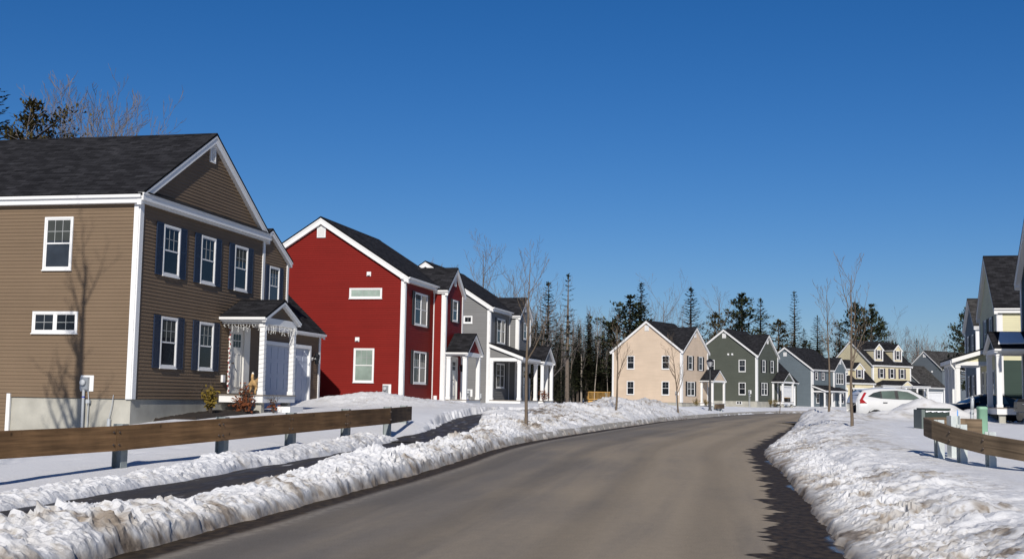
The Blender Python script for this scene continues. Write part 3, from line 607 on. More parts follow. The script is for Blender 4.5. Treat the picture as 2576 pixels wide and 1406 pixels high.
# ================================================================== H: slate grey house behind
def slate():
    h = house('slate_house', tuple(at(2370.0, 926.0, 190) - Vector((0, 0, 5.53))), 57, 'slate blue house with a low garage wing, right of the cream house with dormers')
    ze = 5.53; D = 6.6; U = 9.0; pt = .84; w = MB(); f, l = FF(), FL()
    siding(w, l, gable_poly(-D, 0, -.6, ze, pt)); siding(w, f, rect(0, U, -.6, ze)); siding(w, FR(U), gable_poly(-D, 0, -.6, ze, pt)); siding(w, FB(-D), rect(0, U, -.6, ze))
    G = 5.2; siding(w, FF(.6), rect(-G, -.3, -.6, 2.6)); siding(w, FL(-G), [(-7.5, -.6), (.6, -.6), (.6, 2.6), (-3.4, 6.0), (-7.5, 2.6)]); siding(w, FR(-.3), rect(0, .6, -.6, 2.6))
    w.build('wall', M['slate'], h); foundation(h, [(-D + .03, -.03, .03, U - .03)], -1.8, -.62)
    gable_roof(h, 'y', -D / 2, D / 2, ze, pt, 0, U, oe=.25, orr=.25, mat='roof_grey'); gable_roof(h, 'y', -3.4, 4.0, 2.6, .8, -G, -.3, oe=.25, orr=.2, mat='roof_grey')
    gable_vent(h, l, -D / 2, 7.3, 7.85, .5); vent_cap(h, l, -1.9, 5.0, .3)
    corner_board(h, FL(-G), FF(.6), .6, -G, -.6, 2.5, .2, -1, 1); corner_board(h, FF(.6), FR(-.3), -.3, .6, -.6, 2.5, .2, -1, -1)
    garage_door(h, FF(.6), -G + .5, -.8, -.6, 1.8)
    return h
# ================================================================== right side of the street (fronts face -x)
def pale():
    h = house('pale_yellow_house', (24.62, 61.0, 1.08), 14.3, 'pale yellow house with sunlit end wall and white farmers porch on the right side')
    ze = 5.5; D = 11.0; U = 6.8; pt = .84; f = FF(0, -1); l = FL(); w = MB()
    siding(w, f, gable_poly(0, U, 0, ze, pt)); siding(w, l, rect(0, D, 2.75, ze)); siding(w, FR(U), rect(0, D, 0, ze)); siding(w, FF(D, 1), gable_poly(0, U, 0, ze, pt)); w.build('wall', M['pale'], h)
    lw = MB(); siding(lw, l, rect(0, D, 0, 2.75)); lw.build('lower_wall', M['darkgreen'], h, label='dark green lower wall behind the dark car')  # lower siding coloured darker and greener than the wall above
    foundation(h, [(.03, D, .03, U - .03)], -1.8)
    gable_roof(h, 'x', U / 2, U / 2, ze, pt, 0, D, oe=.22, orr=.2, rake_h=.28, fascia=.22)
    corner_board(h, l, f, 0, 0, 0, ze - .1, .24, 1, 1); corner_board(h, f, FR(U), U, 0, 0, ze - .1, .16, -1, 1)
    for a in (1.75, 3.9): win_sh(h, f, a, a + .95, 3.55, 5.05, 'blackshut', .38, 1)
    for a in (1.3, 3.6, 5.2): window(h, f, a, a + .95, .8, 2.3, lod=1)
    # farmers porch
    d = MB(); d.box(-1.85, -.02, 2.6, 8.6, -.5, -.1); d.build('porch_deck', M['trim'], h)
    for y in (2.75, 4.7, 6.6, 8.4):
        p = MB(); p.box(-1.75, -1.55, y - .1, y + .1, -.098, 2.55); p.box(-1.78, -1.52, y - .13, y + .13, 2.42, 2.548); p.build('porch_post', M['trim'], h)
    b = MB(); b.box(-1.78, -1.52, 2.6, 8.55, 2.552, 2.76); b.box(-1.518, -.02, 2.6, 2.85, 2.554, 2.758); b.box(-1.5, -.02, 2.86, 8.5, 2.6, 2.62); b.build('porch_beam', M['trim'], h)
    g = MB(); siding(g, FL(2.65), [(-1.6, 2.76), (.0, 2.76), (.0, 3.4), (-1.6, 2.85)]); g.build('porch_gable', M['pale'], h)
    r = MB(); r.slab((-2.0, 8.8, 2.94), (-2.0, 2.3, 2.94), (.0, 2.3, 3.58), (.0, 8.8, 3.58), .06); r.build('porch_roof', M['roof'], h)
    t = MB(); t.prism([(-1.98, 2.875), (0, 3.515), (0, 3.28), (-1.98, 2.66)], 2.33, 2.62, lambda a, z, q: (a, q, z)); t.box(-1.97, -1.85, 2.6, 8.7, 2.68, 2.87); t.build('roof_trim', M['trim'], h)
    ds = MB(); ds.path([(-2.0, 2.5, 2.8), (-2.0, 2.5, 2.55), (-1.8, 2.55, 2.3), (-1.8, 2.55, -.3)], [.05] * 4, 8); ds.build('downspout', M['trim'], h)
    return h
def far_grey():
    h = house('blue_grey_house', (30.87, 80.0, 1.37), 14.3, 'blue grey house with dark shutters, behind the pale yellow house')
    ze = 5.5; U = 6.2; D = 8.0; f = FF(0, -1); w = MB()
    siding(w, f, gable_poly(0, U, 0, ze, .62)); siding(w, FL(), rect(0, D, 0, ze)); siding(w, FR(U), rect(0, D, 0, ze)); siding(w, FF(D), gable_poly(0, U, 0, ze, .62)); w.build('wall', M['slate'], h); foundation(h, [(.03, D, .03, U)], -1.8)
    gable_roof(h, 'x', U / 2, U / 2, ze, .62, 0, D, oe=.25, orr=.2, mat='roof_grey'); corner_board(h, FL(), f, 0, 0, 0, ze - .1, .3, 1, 1); corner_board(h, f, FR(U), U, 0, 0, ze - .1, .16, -1, 1)
    for a in (1.2, 3.8): win_sh(h, f, a, a + .95, 3.4, 4.95, 'blackshut', .38, 1); win_sh(h, f, a, a + .95, .7, 2.2, 'blackshut', .38, 1)
    return h
def teal():
    h = house('dark_teal_house', (19.684, 49.0, 1.442), 13.0, 'dark teal house at the right edge with snow on its gabled white porch')
    ze = 5.5; U0 = -5.6; U1 = 2.75; X = 1.5; D = 9.0; pt = .9; f = FF(X, -1); w = MB()
    siding(w, f, gable_poly(U0, U1, 0, ze, pt)); siding(w, FL(U0), rect(X, D, 0, ze)); siding(w, FR(U1), rect(X, D, 0, ze)); siding(w, FF(D), gable_poly(U0, U1, 0, ze, pt)); w.build('wall', M['teal'], h); foundation(h, [(X + .03, D, U0 + .03, U1 - .03)], -1.5)
    gable_roof(h, 'x', (U0 + U1) / 2, (U1 - U0) / 2, ze, pt, X, D, oe=.25, orr=.25, rake_h=.28)
    corner_board(h, f, FR(U1), U1, X, 0, ze - .1, .16, -1, 1)
    win_sh(h, f, -.6, .4, 3.6, 5.05, 'blackshut', .38, 1); win_sh(h, f, -4.0, -3.0, 3.6, 5.05, 'blackshut', .38, 1); win_sh(h, f, -4.0, -2.2, .8, 2.3, 'blackshut', .38, 1, n=2)
    gable_porch(h, 0.0, 2.6, X - .02, 0.0, .02, 2.2, 'teal', pitch=.5, dh=.28, zgr=-.7, posts=((0, 1), (1, 1)), pw=.2)
    front_door(h, f, .8, 1.9, .03, 2.15)
    return h
# ------------------------------------------------------------------ numpy noise
def _h(ix, iy, seed):
    x = (ix.astype(np.int64) * 374761393 + iy.astype(np.int64) * 668265263 + seed * 974634777) & 0xffffffff
    x = ((x ^ (x >> 13)) * 1274126177) & 0xffffffff; x = ((x ^ (x >> 16)) * 2246822519) & 0xffffffff
    return ((x ^ (x >> 15)) & 0xffffff) / float(0xffffff)
def vnoise(x, y, seed=0):
    ix = np.floor(x); iy = np.floor(y); fx = x - ix; fy = y - iy
    ux = fx * fx * fx * (fx * (fx * 6 - 15) + 10); uy = fy * fy * fy * (fy * (fy * 6 - 15) + 10)
    a = _h(ix, iy, seed); b = _h(ix + 1, iy, seed); c = _h(ix, iy + 1, seed); d = _h(ix + 1, iy + 1, seed)
    return (a * (1 - ux) + b * ux) * (1 - uy) + (c * (1 - ux) + d * ux) * uy
def fbm(x, y, seed=0, o=4, g=.5):
    s = 0; a = 1; t = 0
    for i in range(o): s = s + a * vnoise(x * 2 ** i + 17.3 * i, y * 2 ** i - 9.1 * i, seed + i); t += a; a *= g
    return s / t
def worley(x, y, seed=0):
    ix = np.floor(x); iy = np.floor(y); best = np.full(np.shape(x), 9.0)
    for dx in (-1, 0, 1):
        for dy in (-1, 0, 1):
            cx = ix + dx; cy = iy + dy
            px = cx + .15 + .7 * _h(cx, cy, seed); py = cy + .15 + .7 * _h(cx, cy, seed + 31)
            best = np.minimum(best, (x - px) ** 2 + (y - py) ** 2)
    return np.sqrt(best)
def _h3(ix, iy, iz, seed): return _h(ix + iz * 57, iy - iz * 113, seed + 5)
def worley3(x, y, z, seed=0):
    ix = np.floor(x); iy = np.floor(y); iz = np.floor(z); best = np.full(np.shape(x), 9.0)
    for dx in (-1, 0, 1):
        for dy in (-1, 0, 1):
            for dz in (-1, 0, 1):
                cx, cy, cz = ix + dx, iy + dy, iz + dz
                best = np.minimum(best, (x - cx - .15 - .7 * _h3(cx, cy, cz, seed)) ** 2 + (y - cy - .15 - .7 * _h3(cx, cy, cz, seed + 31)) ** 2 + (z - cz - .15 - .7 * _h3(cx, cy, cz, seed + 67)) ** 2)
    return np.sqrt(best)
def cells3(x, y, z, seed=0):
    ix = np.floor(x); iy = np.floor(y); iz = np.floor(z); best = np.full(np.shape(x), 9.0); val = np.zeros(np.shape(x))
    for dx in (-1, 0, 1):
        for dy in (-1, 0, 1):
            for dz in (-1, 0, 1):
                cx, cy, cz = ix + dx, iy + dy, iz + dz; ux = x - cx - .15 - .7 * _h3(cx, cy, cz, seed); uy = y - cy - .15 - .7 * _h3(cx, cy, cz, seed + 31); uz = z - cz - .15 - .7 * _h3(cx, cy, cz, seed + 67)
                d = ux * ux + uy * uy + uz * uz; h1 = _h3(cx, cy, cz, seed + 91); v = h1 - .5 + (_h3(cx, cy, cz, seed + 17) - .5) * 1.2 * ux + (_h3(cx, cy, cz, seed + 23) - .5) * 1.2 * uy
                m = d < best; best = np.where(m, d, best); val = np.where(m, v, val)
    return val
def fbm3(x, y, z, seed=0, o=4): return (fbm(x + .71 * z, y - .53 * z, seed, o) + fbm(y * .9 + 1.13 * z + 7, x * .6 - .8 * z, seed + 9, o)) * .5 * 1.25 - .125
def sst(a, b, x): t = np.clip((x - a) / (b - a), 0, 1); return t * t * (3 - 2 * t)

# ------------------------------------------------------------------ street centre line
CTRL = [(-7.2, -28), (-4.0, -9.2), (-.55, 10.45), (1.7, 23.4), (3.15, 32.3), (6.2, 43.2), (8.6, 51.4), (12.1, 64.8), (16.2, 79), (21.6, 97.3), (31, 122), (42, 137), (57, 148.5), (80, 157), (120, 163), (180, 165)]
def catmull(P, step=.5):
    out = []
    for i in range(1, len(P) - 2):
        p0, p1, p2, p3 = [np.array(P[k], float) for k in (i - 1, i, i + 1, i + 2)]; n = max(2, int(np.linalg.norm(p2 - p1) / step))
        for k in range(n):
            t = k / n; out.append(.5 * ((2 * p1) + (-p0 + p2) * t + (2 * p0 - 5 * p1 + 4 * p2 - p3) * t * t + (-p0 + 3 * p1 - 3 * p2 + p3) * t ** 3))
    return np.array(out)
CL = catmull(CTRL); CT = np.gradient(CL, axis=0); CT /= np.linalg.norm(CT, axis=1)[:, None]; CN = np.stack([CT[:, 1], -CT[:, 0]], 1)   # CN points right
CS = np.concatenate([[0], np.cumsum(np.linalg.norm(np.diff(CL, axis=0), axis=1))]); HW = 3.15
def street(X, Y):     # signed distance right of the centre line, arc length
    sub = CL[::2]; st = CT[::2]; sn = CN[::2]; ss = CS[::2]; X = X.ravel(); Y = Y.ravel(); T = np.empty(len(X)); S = np.empty(len(X))
    for a in range(0, len(X), 20000):
        x = X[a:a + 20000, None]; y = Y[a:a + 20000, None]
        k = np.argmin((x - sub[None, :, 0]) ** 2 + (y - sub[None, :, 1]) ** 2, axis=1)
        dx = x[:, 0] - sub[k, 0]; dy = y[:, 0] - sub[k, 1]
        T[a:a + 20000] = dx * sn[k, 0] + dy * sn[k, 1]; S[a:a + 20000] = ss[k] + np.clip(dx * st[k, 0] + dy * st[k, 1], -1.5, 1.5)
    return T, S
def zr(y): t = np.clip((np.asarray(y, float) - 6) / 54, 0, 1); return .5 * t * t * (3 - 2 * t)
def zl_(y): return np.interp(y, [-20, 0, 10, 17, 28, 40, 55, 75, 100, 130, 150, 165, 185, 260], [.1, .12, .18, .23, .56, .93, 1.14, 1.22, .95, .80, .92, 1.05, 1.3, 1.3])
def zr_(y): return np.interp(y, [-20, 0, 12, 17, 23, 36, 45, 60, 80, 110, 130, 150, 165, 185, 260], [.2, .24, .30, .33, .42, .80, .86, .80, 1.0, 1.0, .8, .92, 1.05, 1.3, 1.3])
PATH = [(-2.25, 31.0), (-1.85, 35), (-1.65, 40), (-1.45, 44), (-.7, 48.5), (.6, 52.5)]; PZ = [.33, .41, .53, .66, .80, .98]
PD = catmull([(-2.7, 27)] + PATH + [(1.9, 56)], .25); PDZ = np.interp(PD[:, 1], [p[1] for p in PATH], PZ)
PILES_L = [(-5.6, 49.5, .55, 2.6, 1.8), (-.2, 41.0, .22, 1.2, 2.5), (5.3, 58.5, .35, 1.4, 2.2), (1.8, 50, .25, 1.2, 2.6), (8.0, 68, .3, 1.3, 2.5), (-2.9, 52, .2, 1.6, 2)]
PILES_R = [(16.5, 49.0, .86, 1.25, 1.1), (15.0, 47.5, .36, 1.0, 1.0), (12.2, 50.0, .50, 1.0, 3.2), (11.4, 44.5, .22, 1.2, 1.5), (19.6, 51.5, .55, .8, 1.0), (13.4, 46.0, .2, 1.0, 1.0), (17.7, 48.2, .42, .9, .8)]
def terrain(X, Y, fine=True):
    shp = np.shape(X); x = np.asarray(X, float).ravel(); y = np.asarray(Y, float).ravel()
    T, S = street(x, y); zro = zr(y)
    tl = -T - HW; tr = T - HW; left = T < 0
    # ---- left
    n1 = fbm(S / 2.3, S * 0 + 3.1, 11, 3); n2 = fbm(S / .9, S * 0 + 8.2, 12, 3)
    far = sst(31, 43, y)
    zl = zl_(y) - .14 * np.maximum(0, -9.5 - x) * sst(20, 30, y) * (1 - sst(60, 75, y)) - .06 * np.maximum(0, -4 - x) * (1 - sst(18, 30, y))
    zl = np.maximum(zl, -.8)
    base = zro + .06 + (zl - zro - .06) * sst(2.5 - far * 1.5, 5.5, tl)
    hb = np.interp(y, [0, 10, 20, 30, 40, 55, 75, 100, 150, 200], [.27, .28, .27, .24, .31, .50, .46, .33, .3, .25]) * (.45 + 1.1 * n1)
    c = .60 + far * 1.3; w = .58 + far * 1.25 + .25 * (n2 - .5)
    bump = np.clip(1 - np.abs((tl - c) / w) ** 2.2, 0, 1) ** .75
    c2 = 2.98 + .2 * (n1 - .5); r2 = np.clip(1 - ((tl - c2) / (.42 + .2 * (n2 - .5))) ** 2, 0, 1) ** .7 * (1 - sst(30, 33.5, y)) * (.16 + .16 * n1)
    bank = hb * bump + r2
    zleft = base + bank
    lumpL = np.clip(bump * 1.3, 0, 1) + np.clip(r2 * 4, 0, .55)
    for (px, py, h, rx, ry) in PILES_L:
        g = np.exp(-((x - px) / rx) ** 2 - ((y - py) / ry) ** 2); zleft = zleft + h * g * (tl > -.2); lumpL = lumpL + g * .9
    # ---- right
    m1 = fbm(S / 1.9, S * 0 + 5.7, 21, 3); m2 = fbm(S / .55, S * 0 + 1.7, 22, 3)
    zrr = zr_(y); baseR = zro + .02 + (zrr - zro - .02) * sst(.4, 3.4, tr)
    hr = np.interp(y, [0, 12, 23, 36, 50, 60, 100, 150], [.20, .22, .21, .25, .38, .38, .35, .3]) * (.75 + .5 * m1)
    e = tr - .45 - .45 * (m2 - .5)
    prof = np.interp(e, [-.3, 0, .35, .8, 1.35, 2.2, 3.4], [0, .12, .55, .85, 1.0, .45, 0])
    zright = baseR + hr * prof; lumpR = np.clip(prof * 1.25, 0, 1)
    for (px, py, h, rx, ry) in PILES_R:
        g = np.exp(-((x - px) / rx) ** 2 - ((y - py) / ry) ** 2); zright = zright + h * g; lumpR = lumpR + g * .9
    z = np.where(left, zleft, zright); lump = np.clip(np.where(left, lumpL, lumpR), 0, 1.2)
    # drive where the cars stand
    dv = sst(13.8, 15, x) * (1 - sst(27, 28, x)) * sst(53.2, 54.4, y) * (1 - sst(60, 61, y)); z = z * (1 - dv) + .52 * dv
    big = fbm(x / .8, y / .8, 40, 3) - .5
    z = z + lump * .13 * big
    dent = np.clip(.30 - worley(x / .85 + .3 * fbm(x, y, 95, 2), y / 1.15, 96), 0, .3); z = z - .16 * dent * (1 - np.clip(lump, 0, 1)) * sst(.42, .55, fbm(x / 4, y / 4, 97, 2))
    if fine: z = z + .05 * (fbm(x / 3.1, y / 3.1, 46, 3) - .5) + .012 * (fbm(x / .5, y / .5, 47, 2) - .5)
    # ---- cut the road, the pavement and the path out of it
    roadin = np.where(left, -tl, -(tr - .52))
    edge = .02 + .18 * (fbm(x / .35, y / .35, 50, 3) - .5)
    k = sst(-edge - .10, -edge + .10, roadin + np.where(left, .0, -.12)); z = z * (1 - k) + (zro - .14) * k
    j = .16 * (fbm(x / .3, y / .3, 51, 3) - .5)
    jj = j + .42 * (fbm(x / 1.1, y / 1.1, 52, 3) - .5); sw = sst(1.28 + jj, 1.44 + jj, tl) * (1 - sst(2.30 - jj + 1.4 * j, 2.46 - jj + 1.4 * j, tl)) * (1 - sst(31.5, 32.5, y)) * left; z = z * (1 - sw) + (zro + .02) * sw
    near = (y > 29) & (y < 56) & (x > -7) & (x < 5); pm = np.zeros_like(x); pz = np.zeros_like(x)
    if near.any():
        d = (x[near, None] - PD[None, :, 0]) ** 2 + (y[near, None] - PD[None, :, 1]) ** 2; i = d.argmin(1); dist = np.sqrt(d[np.arange(len(i)), i])
        pm[near] = 1 - sst(.62, .85, dist + j[near] * 2.2); pz[near] = PDZ[i]
    z = z * (1 - pm) + (pz - .07) * pm
    # the ploughed edge has slumped away from the kerb here
    hgt = z - zro; foot = np.where(left, tl, tr - .52)
    return z.reshape(shp), np.clip(lump * (1 - k) * (1 - sw) * (1 - pm), 0, 1.2).reshape(shp), hgt.reshape(shp), np.where(left, -1, 1).reshape(shp), foot.reshape(shp)
def gz(x, y): return float(terrain(np.array([x]), np.array([y]))[0][0])
def lines(start, fine0, fine1, end, d, gl, gr, far0, far1):
    out = [fine0]
    while out[-1] < fine1: out.append(out[-1] + d)
    while out[-1] < far1: out.append(out[-1] + d + gr * (out[-1] - fine1))
    while out[-1] < end: out.append(out[-1] + (out[-1] - out[-2]) * 1.25)
    lo = [fine0]; step = d
    while lo[-1] > far0: lo.append(lo[-1] - (d + gl * (fine0 - lo[-1])))
    while lo[-1] > start: lo.append(lo[-1] - (lo[-2] - lo[-1]) * 1.25)
    return np.array(lo[:0:-1] + out)
def snow():
    xs = lines(-2500, -5.6, 7.0, 2500, .031, .015, .015, -60, 75)
    ya = lines(-60, 7.0, 14.5, 60, .029, .06, .0028, 0, 60); ya = ya[ya < 60]
    yb = [ya[-1]]
    while yb[-1] < 210: yb.append(yb[-1] + .17 + .012 * (yb[-1] - 60))
    while yb[-1] < 3000: yb.append(yb[-1] + (yb[-1] - yb[-2]) * 1.25)
    ys = np.concatenate([ya, yb[1:]]); X, Y = np.meshgrid(xs, ys); Z, LP, HG, SD, FT = terrain(X, Y)
    gy, gx = np.gradient(Z, ys, xs); nl = np.sqrt(gx * gx + gy * gy + 1); D = np.zeros_like(Z)
    msk = (Y < 75) & (Y > 4) & (np.abs(X) < 30) & (LP > .02); x = X[msk]; y = Y[msk]; z = Z[msk]; l = LP[msk]; sd = SD[msk]; ft = FT[msk]
    q = .5; ax = (x * math.cos(q) + y * math.sin(q)); ay = (-x * math.sin(q) + y * math.cos(q)); rt_ = sd > 0
    sx = np.where(rt_, ax / 1.9, x); sy = np.where(rt_, ay, y); wob = fbm3(x / .3, y / .3, z / .3, 71, 3) - .5; sx = sx + .14 * wob; sy = sy - .12 * wob
    amp = np.clip(fbm3(x / .9, y / .9, z / .9, 77, 2) * 2.4 - .6, .15, 1.25); wa = np.clip(.60 - worley3(sx / .30, sy / .30, z / .30, 41), -.25, .5); wb = np.clip(.58 - worley3(sx / .125, sy / .125, z / .125, 42), -.25, .5); wc_ = np.clip(.56 - worley3(x / .07, y / .07, z / .07, 43), -.25, .5)
    dsp = .09 * wa * amp + .07 * wb * (1.3 - .6 * amp) + .05 * wc_ * (.4 + amp) + .17 * (np.abs(fbm3(x / .26, y / .26, z / .26, 48, 6) - .5) * -2.6 + .30) * (.55 + .5 * amp) + .16 * (fbm3(x / .85, y / .85, z / .85, 49, 4) - .5)
    dsp = dsp * .72 + .085 * cells3(sx / .24, sy / .24, z / .24, 81) * amp + .05 * cells3(sx / .11, sy / .11, z / .11, 82) + .022 * cells3(x / .055, y / .055, z / .055, 83)
    und = np.abs(fbm3(sx / .62, sy / .34, z / .5, 86, 3) - .5) * -2.4 + .35
    far_ = np.clip((ft - .5) / .9, 0, 1); dsp = dsp * np.where(rt_, .78 - .36 * far_, .82 + .3 * (amp - .6)) + np.where(rt_, .10 * far_, .05) * und
    dsp = dsp * np.clip(l, 0, 1); X = X.copy(); Y = Y.copy(); Z = Z.copy()
    X[msk] += -gx[msk] / nl[msk] * dsp; Y[msk] += -gy[msk] / nl[msk] * dsp; Z[msk] += dsp / nl[msk]
    n = fbm3(x / .20, y / .20, z / .20, 60, 6); nb = fbm3(x / 1.2, y / 1.2, z / 1.2, 61, 3); hg = HG[msk]
    d = np.clip(1 - hg / .20, 0, 1) * np.clip((n - .36) * 3.2, 0, 1) * (ft < .8) * .8 + np.clip((nb - .50) * 6, 0, 1) * np.clip((n - .47) * 5, 0, 1) * np.where(rt_, .55, .62) * np.clip(l, 0, 1)
    d = d + .10 * np.clip(l, 0, 1) * nb + np.clip((.02 - dsp) * 5, 0, .14) * n; D[msk] = np.clip(d, 0, 1)
    speck = (fbm3(x / .045, y / .045, z / .045, 91, 3) > .66) & (nb > .44); D[msk] = np.clip(D[msk] + speck * .28 * np.clip(l, 0, 1), 0, 1)
    fm = (FT > -.4) & (FT < .5) & (HG < .12) & (Y < 90); D[fm] = np.maximum(D[fm], .55 * np.clip(1 - HG[fm] / .12, 0, 1))
    ny, nx = X.shape; m = bpy.data.meshes.new('snow_ground'); nv = nx * ny
    m.vertices.add(nv); m.vertices.foreach_set('co', np.stack([X, Y, Z], -1).astype(np.float32).ravel())
    i = np.arange(ny - 1)[:, None] * nx + np.arange(nx - 1)[None, :]; q = np.stack([i, i + 1, i + nx + 1, i + nx], -1).reshape(-1, 4); nf = len(q)
    m.loops.add(nf * 4); m.loops.foreach_set('vertex_index', q.astype(np.int32).ravel()); m.polygons.add(nf); m.polygons.foreach_set('loop_start', np.arange(nf, dtype=np.int32) * 4)
    flat = (LP * (Y < 40) * ((SD < 0) | (FT < .9))).ravel()[q].min(1) > .35; m.polygons.foreach_set('use_smooth', ~flat); m.update(calc_edges=True)
    a = m.attributes.new('dirt', 'FLOAT', 'POINT'); a.data.foreach_set('value', D.astype(np.float32).ravel())
    mt, nt, b = new_mat('snow'); m.materials.append(mt)
    at_ = N(nt, 'ShaderNodeAttribute', attribute_name='dirt'); tc = N(nt, 'ShaderNodeTexCoord')
    no = N(nt, 'ShaderNodeTexNoise'); no.inputs['Scale'].default_value = 9; no.inputs['Detail'].default_value = 8; L(nt, tc.outputs['Object'], no.inputs['Vector'])
    mm = N(nt, 'ShaderNodeMath', operation='MULTIPLY_ADD'); mm.inputs[1].default_value = .5; mm.inputs[2].default_value = -.25; L(nt, no.outputs['Fac'], mm.inputs[0])
    mu = N(nt, 'ShaderNodeMath', operation='MULTIPLY_ADD'); L(nt, mm.outputs[0], mu.inputs[0]); L(nt, at_.outputs['Fac'], mu.inputs[1]); L(nt, at_.outputs['Fac'], mu.inputs[2])
    rp = N(nt, 'ShaderNodeValToRGB'); e = rp.color_ramp.elements; e[0].position = 0; e[0].color = (.645, .65, .665, 1); e[1].position = 1; e[1].color = (.085, .066, .050, 1)
    k = e.new(.25); k.color = (.46, .445, .425, 1); k = e.new(.6); k.color = (.27, .23, .19, 1); L(nt, mu.outputs[0], rp.inputs[0]); L(nt, rp.outputs[0], b.inputs['Base Color'])
    n2 = N(nt, 'ShaderNodeTexNoise'); n2.inputs['Scale'].default_value = 11; n2.inputs['Detail'].default_value = 9; n2.inputs['Roughness'].default_value = .7; L(nt, tc.outputs['Object'], n2.inputs['Vector'])
    bp = N(nt, 'ShaderNodeBump'); bp.inputs['Strength'].default_value = .55; bp.inputs['Distance'].default_value = .045; L(nt, n2.outputs['Fac'], bp.inputs['Height']); L(nt, bp.outputs[0], b.inputs['Normal'])
    b.inputs['Roughness'].default_value = .75; b.inputs['Specular IOR Level'].default_value = .25
    o = bpy.data.objects.new('snow_ground', m); COL.objects.link(o); tag(o, kind='structure'); return o
def strip(name, pts, nrm, offs, zf, mat, uvs=True, kind='structure'):
    mb = MB(); rows = []; s = 0
    for i, p in enumerate(pts):
        if i: s += float(np.linalg.norm(pts[i] - pts[i - 1]))
        rows.append([((p[0] + nrm[i][0] * o, p[1] + nrm[i][1] * o), (o, s)) for o in offs])
    b = {}
    for r in rows:
        for (xy, uv) in r: mb.v.append((xy[0], xy[1], zf(xy[0], xy[1], uv[0], uv[1])))
    n = len(offs)
    for i in range(len(rows) - 1):
        for k in range(n - 1):
            mb.f.append((i * n + k, i * n + k + 1, (i + 1) * n + k + 1, (i + 1) * n + k)); mb.mi.append(0)
            mb.uv.append([rows[i][k][1], rows[i][k + 1][1], rows[i + 1][k + 1][1], rows[i + 1][k][1]])
    mb.anyuv = True; o = mb.build(name, mat, smooth=True); tag(o, kind=kind); return o
def road_material():
    m, nt, b = new_mat('sanded_asphalt'); uv = N(nt, 'ShaderNodeUVMap'); sp = N(nt, 'ShaderNodeSeparateXYZ'); L(nt, uv.outputs[0], sp.inputs[0])
    def noise(scale, det, sc=(1, 1, 1), rough=.5, dist=0):
        mp = N(nt, 'ShaderNodeMapping'); mp.inputs['Scale'].default_value = sc; L(nt, uv.outputs[0], mp.inputs[0]); n = N(nt, 'ShaderNodeTexNoise')
        n.inputs['Scale'].default_value = scale; n.inputs['Detail'].default_value = det; n.inputs['Roughness'].default_value = rough; n.inputs['Distortion'].default_value = dist; L(nt, mp.outputs[0], n.inputs['Vector']); return n.outputs['Fac']
    def ma(op, a, bb, c=None):
        n = N(nt, 'ShaderNodeMath', operation=op)
        for i, v in enumerate((a, bb) if c is None else (a, bb, c)):
            if isinstance(v, (int, float)): n.inputs[i].default_value = v
            else: L(nt, v, n.inputs[i])
        return n.outputs[0]
    def mr(v, a, bb, c=0, d=1, smooth=True):
        n = N(nt, 'ShaderNodeMapRange'); n.interpolation_type = 'SMOOTHSTEP' if smooth else 'LINEAR'; n.inputs['From Min'].default_value = a; n.inputs['From Max'].default_value = bb; n.inputs['To Min'].default_value = c; n.inputs['To Max'].default_value = d; L(nt, v, n.inputs['Value']); return n.outputs[0]
    def mix(f, a, bb):
        n = N(nt, 'ShaderNodeMix', data_type='RGBA'); L(nt, f, n.inputs[0])
        for i, v in ((6, a), (7, bb)):
            if isinstance(v, tuple): n.inputs[i].default_value = col4(v)
            else: L(nt, v, n.inputs[i])
        return n.outputs[2]
    X = sp.outputs['X']
    streak = noise(1.0, 6, (1.5, .10, 1), .55, .4); patch = noise(.33, 6, (1, .5, 1), .55); grain = noise(55, 6, (1, 1, 1), .7); fine = noise(9, 6, (1, .6, 1))
    # sand lies towards the right of the road and in a band between the wheel tracks
    side = mr(X, -2.6, 2.2, .0, 1.0); s1 = ma('MULTIPLY_ADD', streak, .75, ma('MULTIPLY', patch, .75)); s2 = ma('MULTIPLY_ADD', side, .40, s1); sand = mr(s2, .62, 1.24)
    c0 = mix(sand, (.142, .127, .111), (.262, .216, .158)); g = ma('MULTIPLY_ADD', grain, 1.3, .35); g2 = ma('MULTIPLY_ADD', fine, .24, .88); gg = ma('MULTIPLY', g, g2)
    vm = N(nt, 'ShaderNodeVectorMath', operation='SCALE'); L(nt, c0, vm.inputs[0]); L(nt, gg, vm.inputs['Scale'])
    # wheel tracks polished a little darker, loose pale grit between them
    tr_ = ma('ABSOLUTE', ma('SUBTRACT', ma('ABSOLUTE', ma('SUBTRACT', ma('ABSOLUTE', ma('ADD', X, ma('MULTIPLY_ADD', streak, .5, -.25)), 0), 1.5), 0), .75), 0)
    gg = ma('MULTIPLY', gg, mr(tr_, .10, .45, .87, 1.03)); gg = ma('MULTIPLY', gg, mr(noise(31, 3, (1, 1, 1), .6), .66, .74, 1.0, 1.45)); L(nt, gg, vm.inputs['Scale'])
    # melt water along both edges, combed into tongues towards the crown
    tong = noise(1.0, 3, (.35, 1.15, 1), .5, .3); tong2 = noise(2.6, 4, (.5, 1.6, 1), .5)
    wr = ma('MULTIPLY_ADD', tong, 1.25, ma('MULTIPLY_ADD', tong2, .35, -.12)); re = ma('SUBTRACT', ma('SUBTRACT', 3.85, X), ma('ADD', wr, mr(sp.outputs['Y'], 20, 36, .36, .05))); wet_r = mr(re, -.03, .03, 1, 0)
    le = ma('SUBTRACT', ma('ADD', X, 3.15), ma('MULTIPLY_ADD', fine, .16, ma('MULTIPLY_ADD', patch, .30, .12))); wet_l = mr(le, -.05, .10, 1, 0)
    wet = ma('MAXIMUM', wet_r, wet_l)
    wc = mix(mr(fine, .35, .65), (.026, .020, .0145), (.060, .044, .029)); colr = mix(wet, vm.outputs[0], wc)
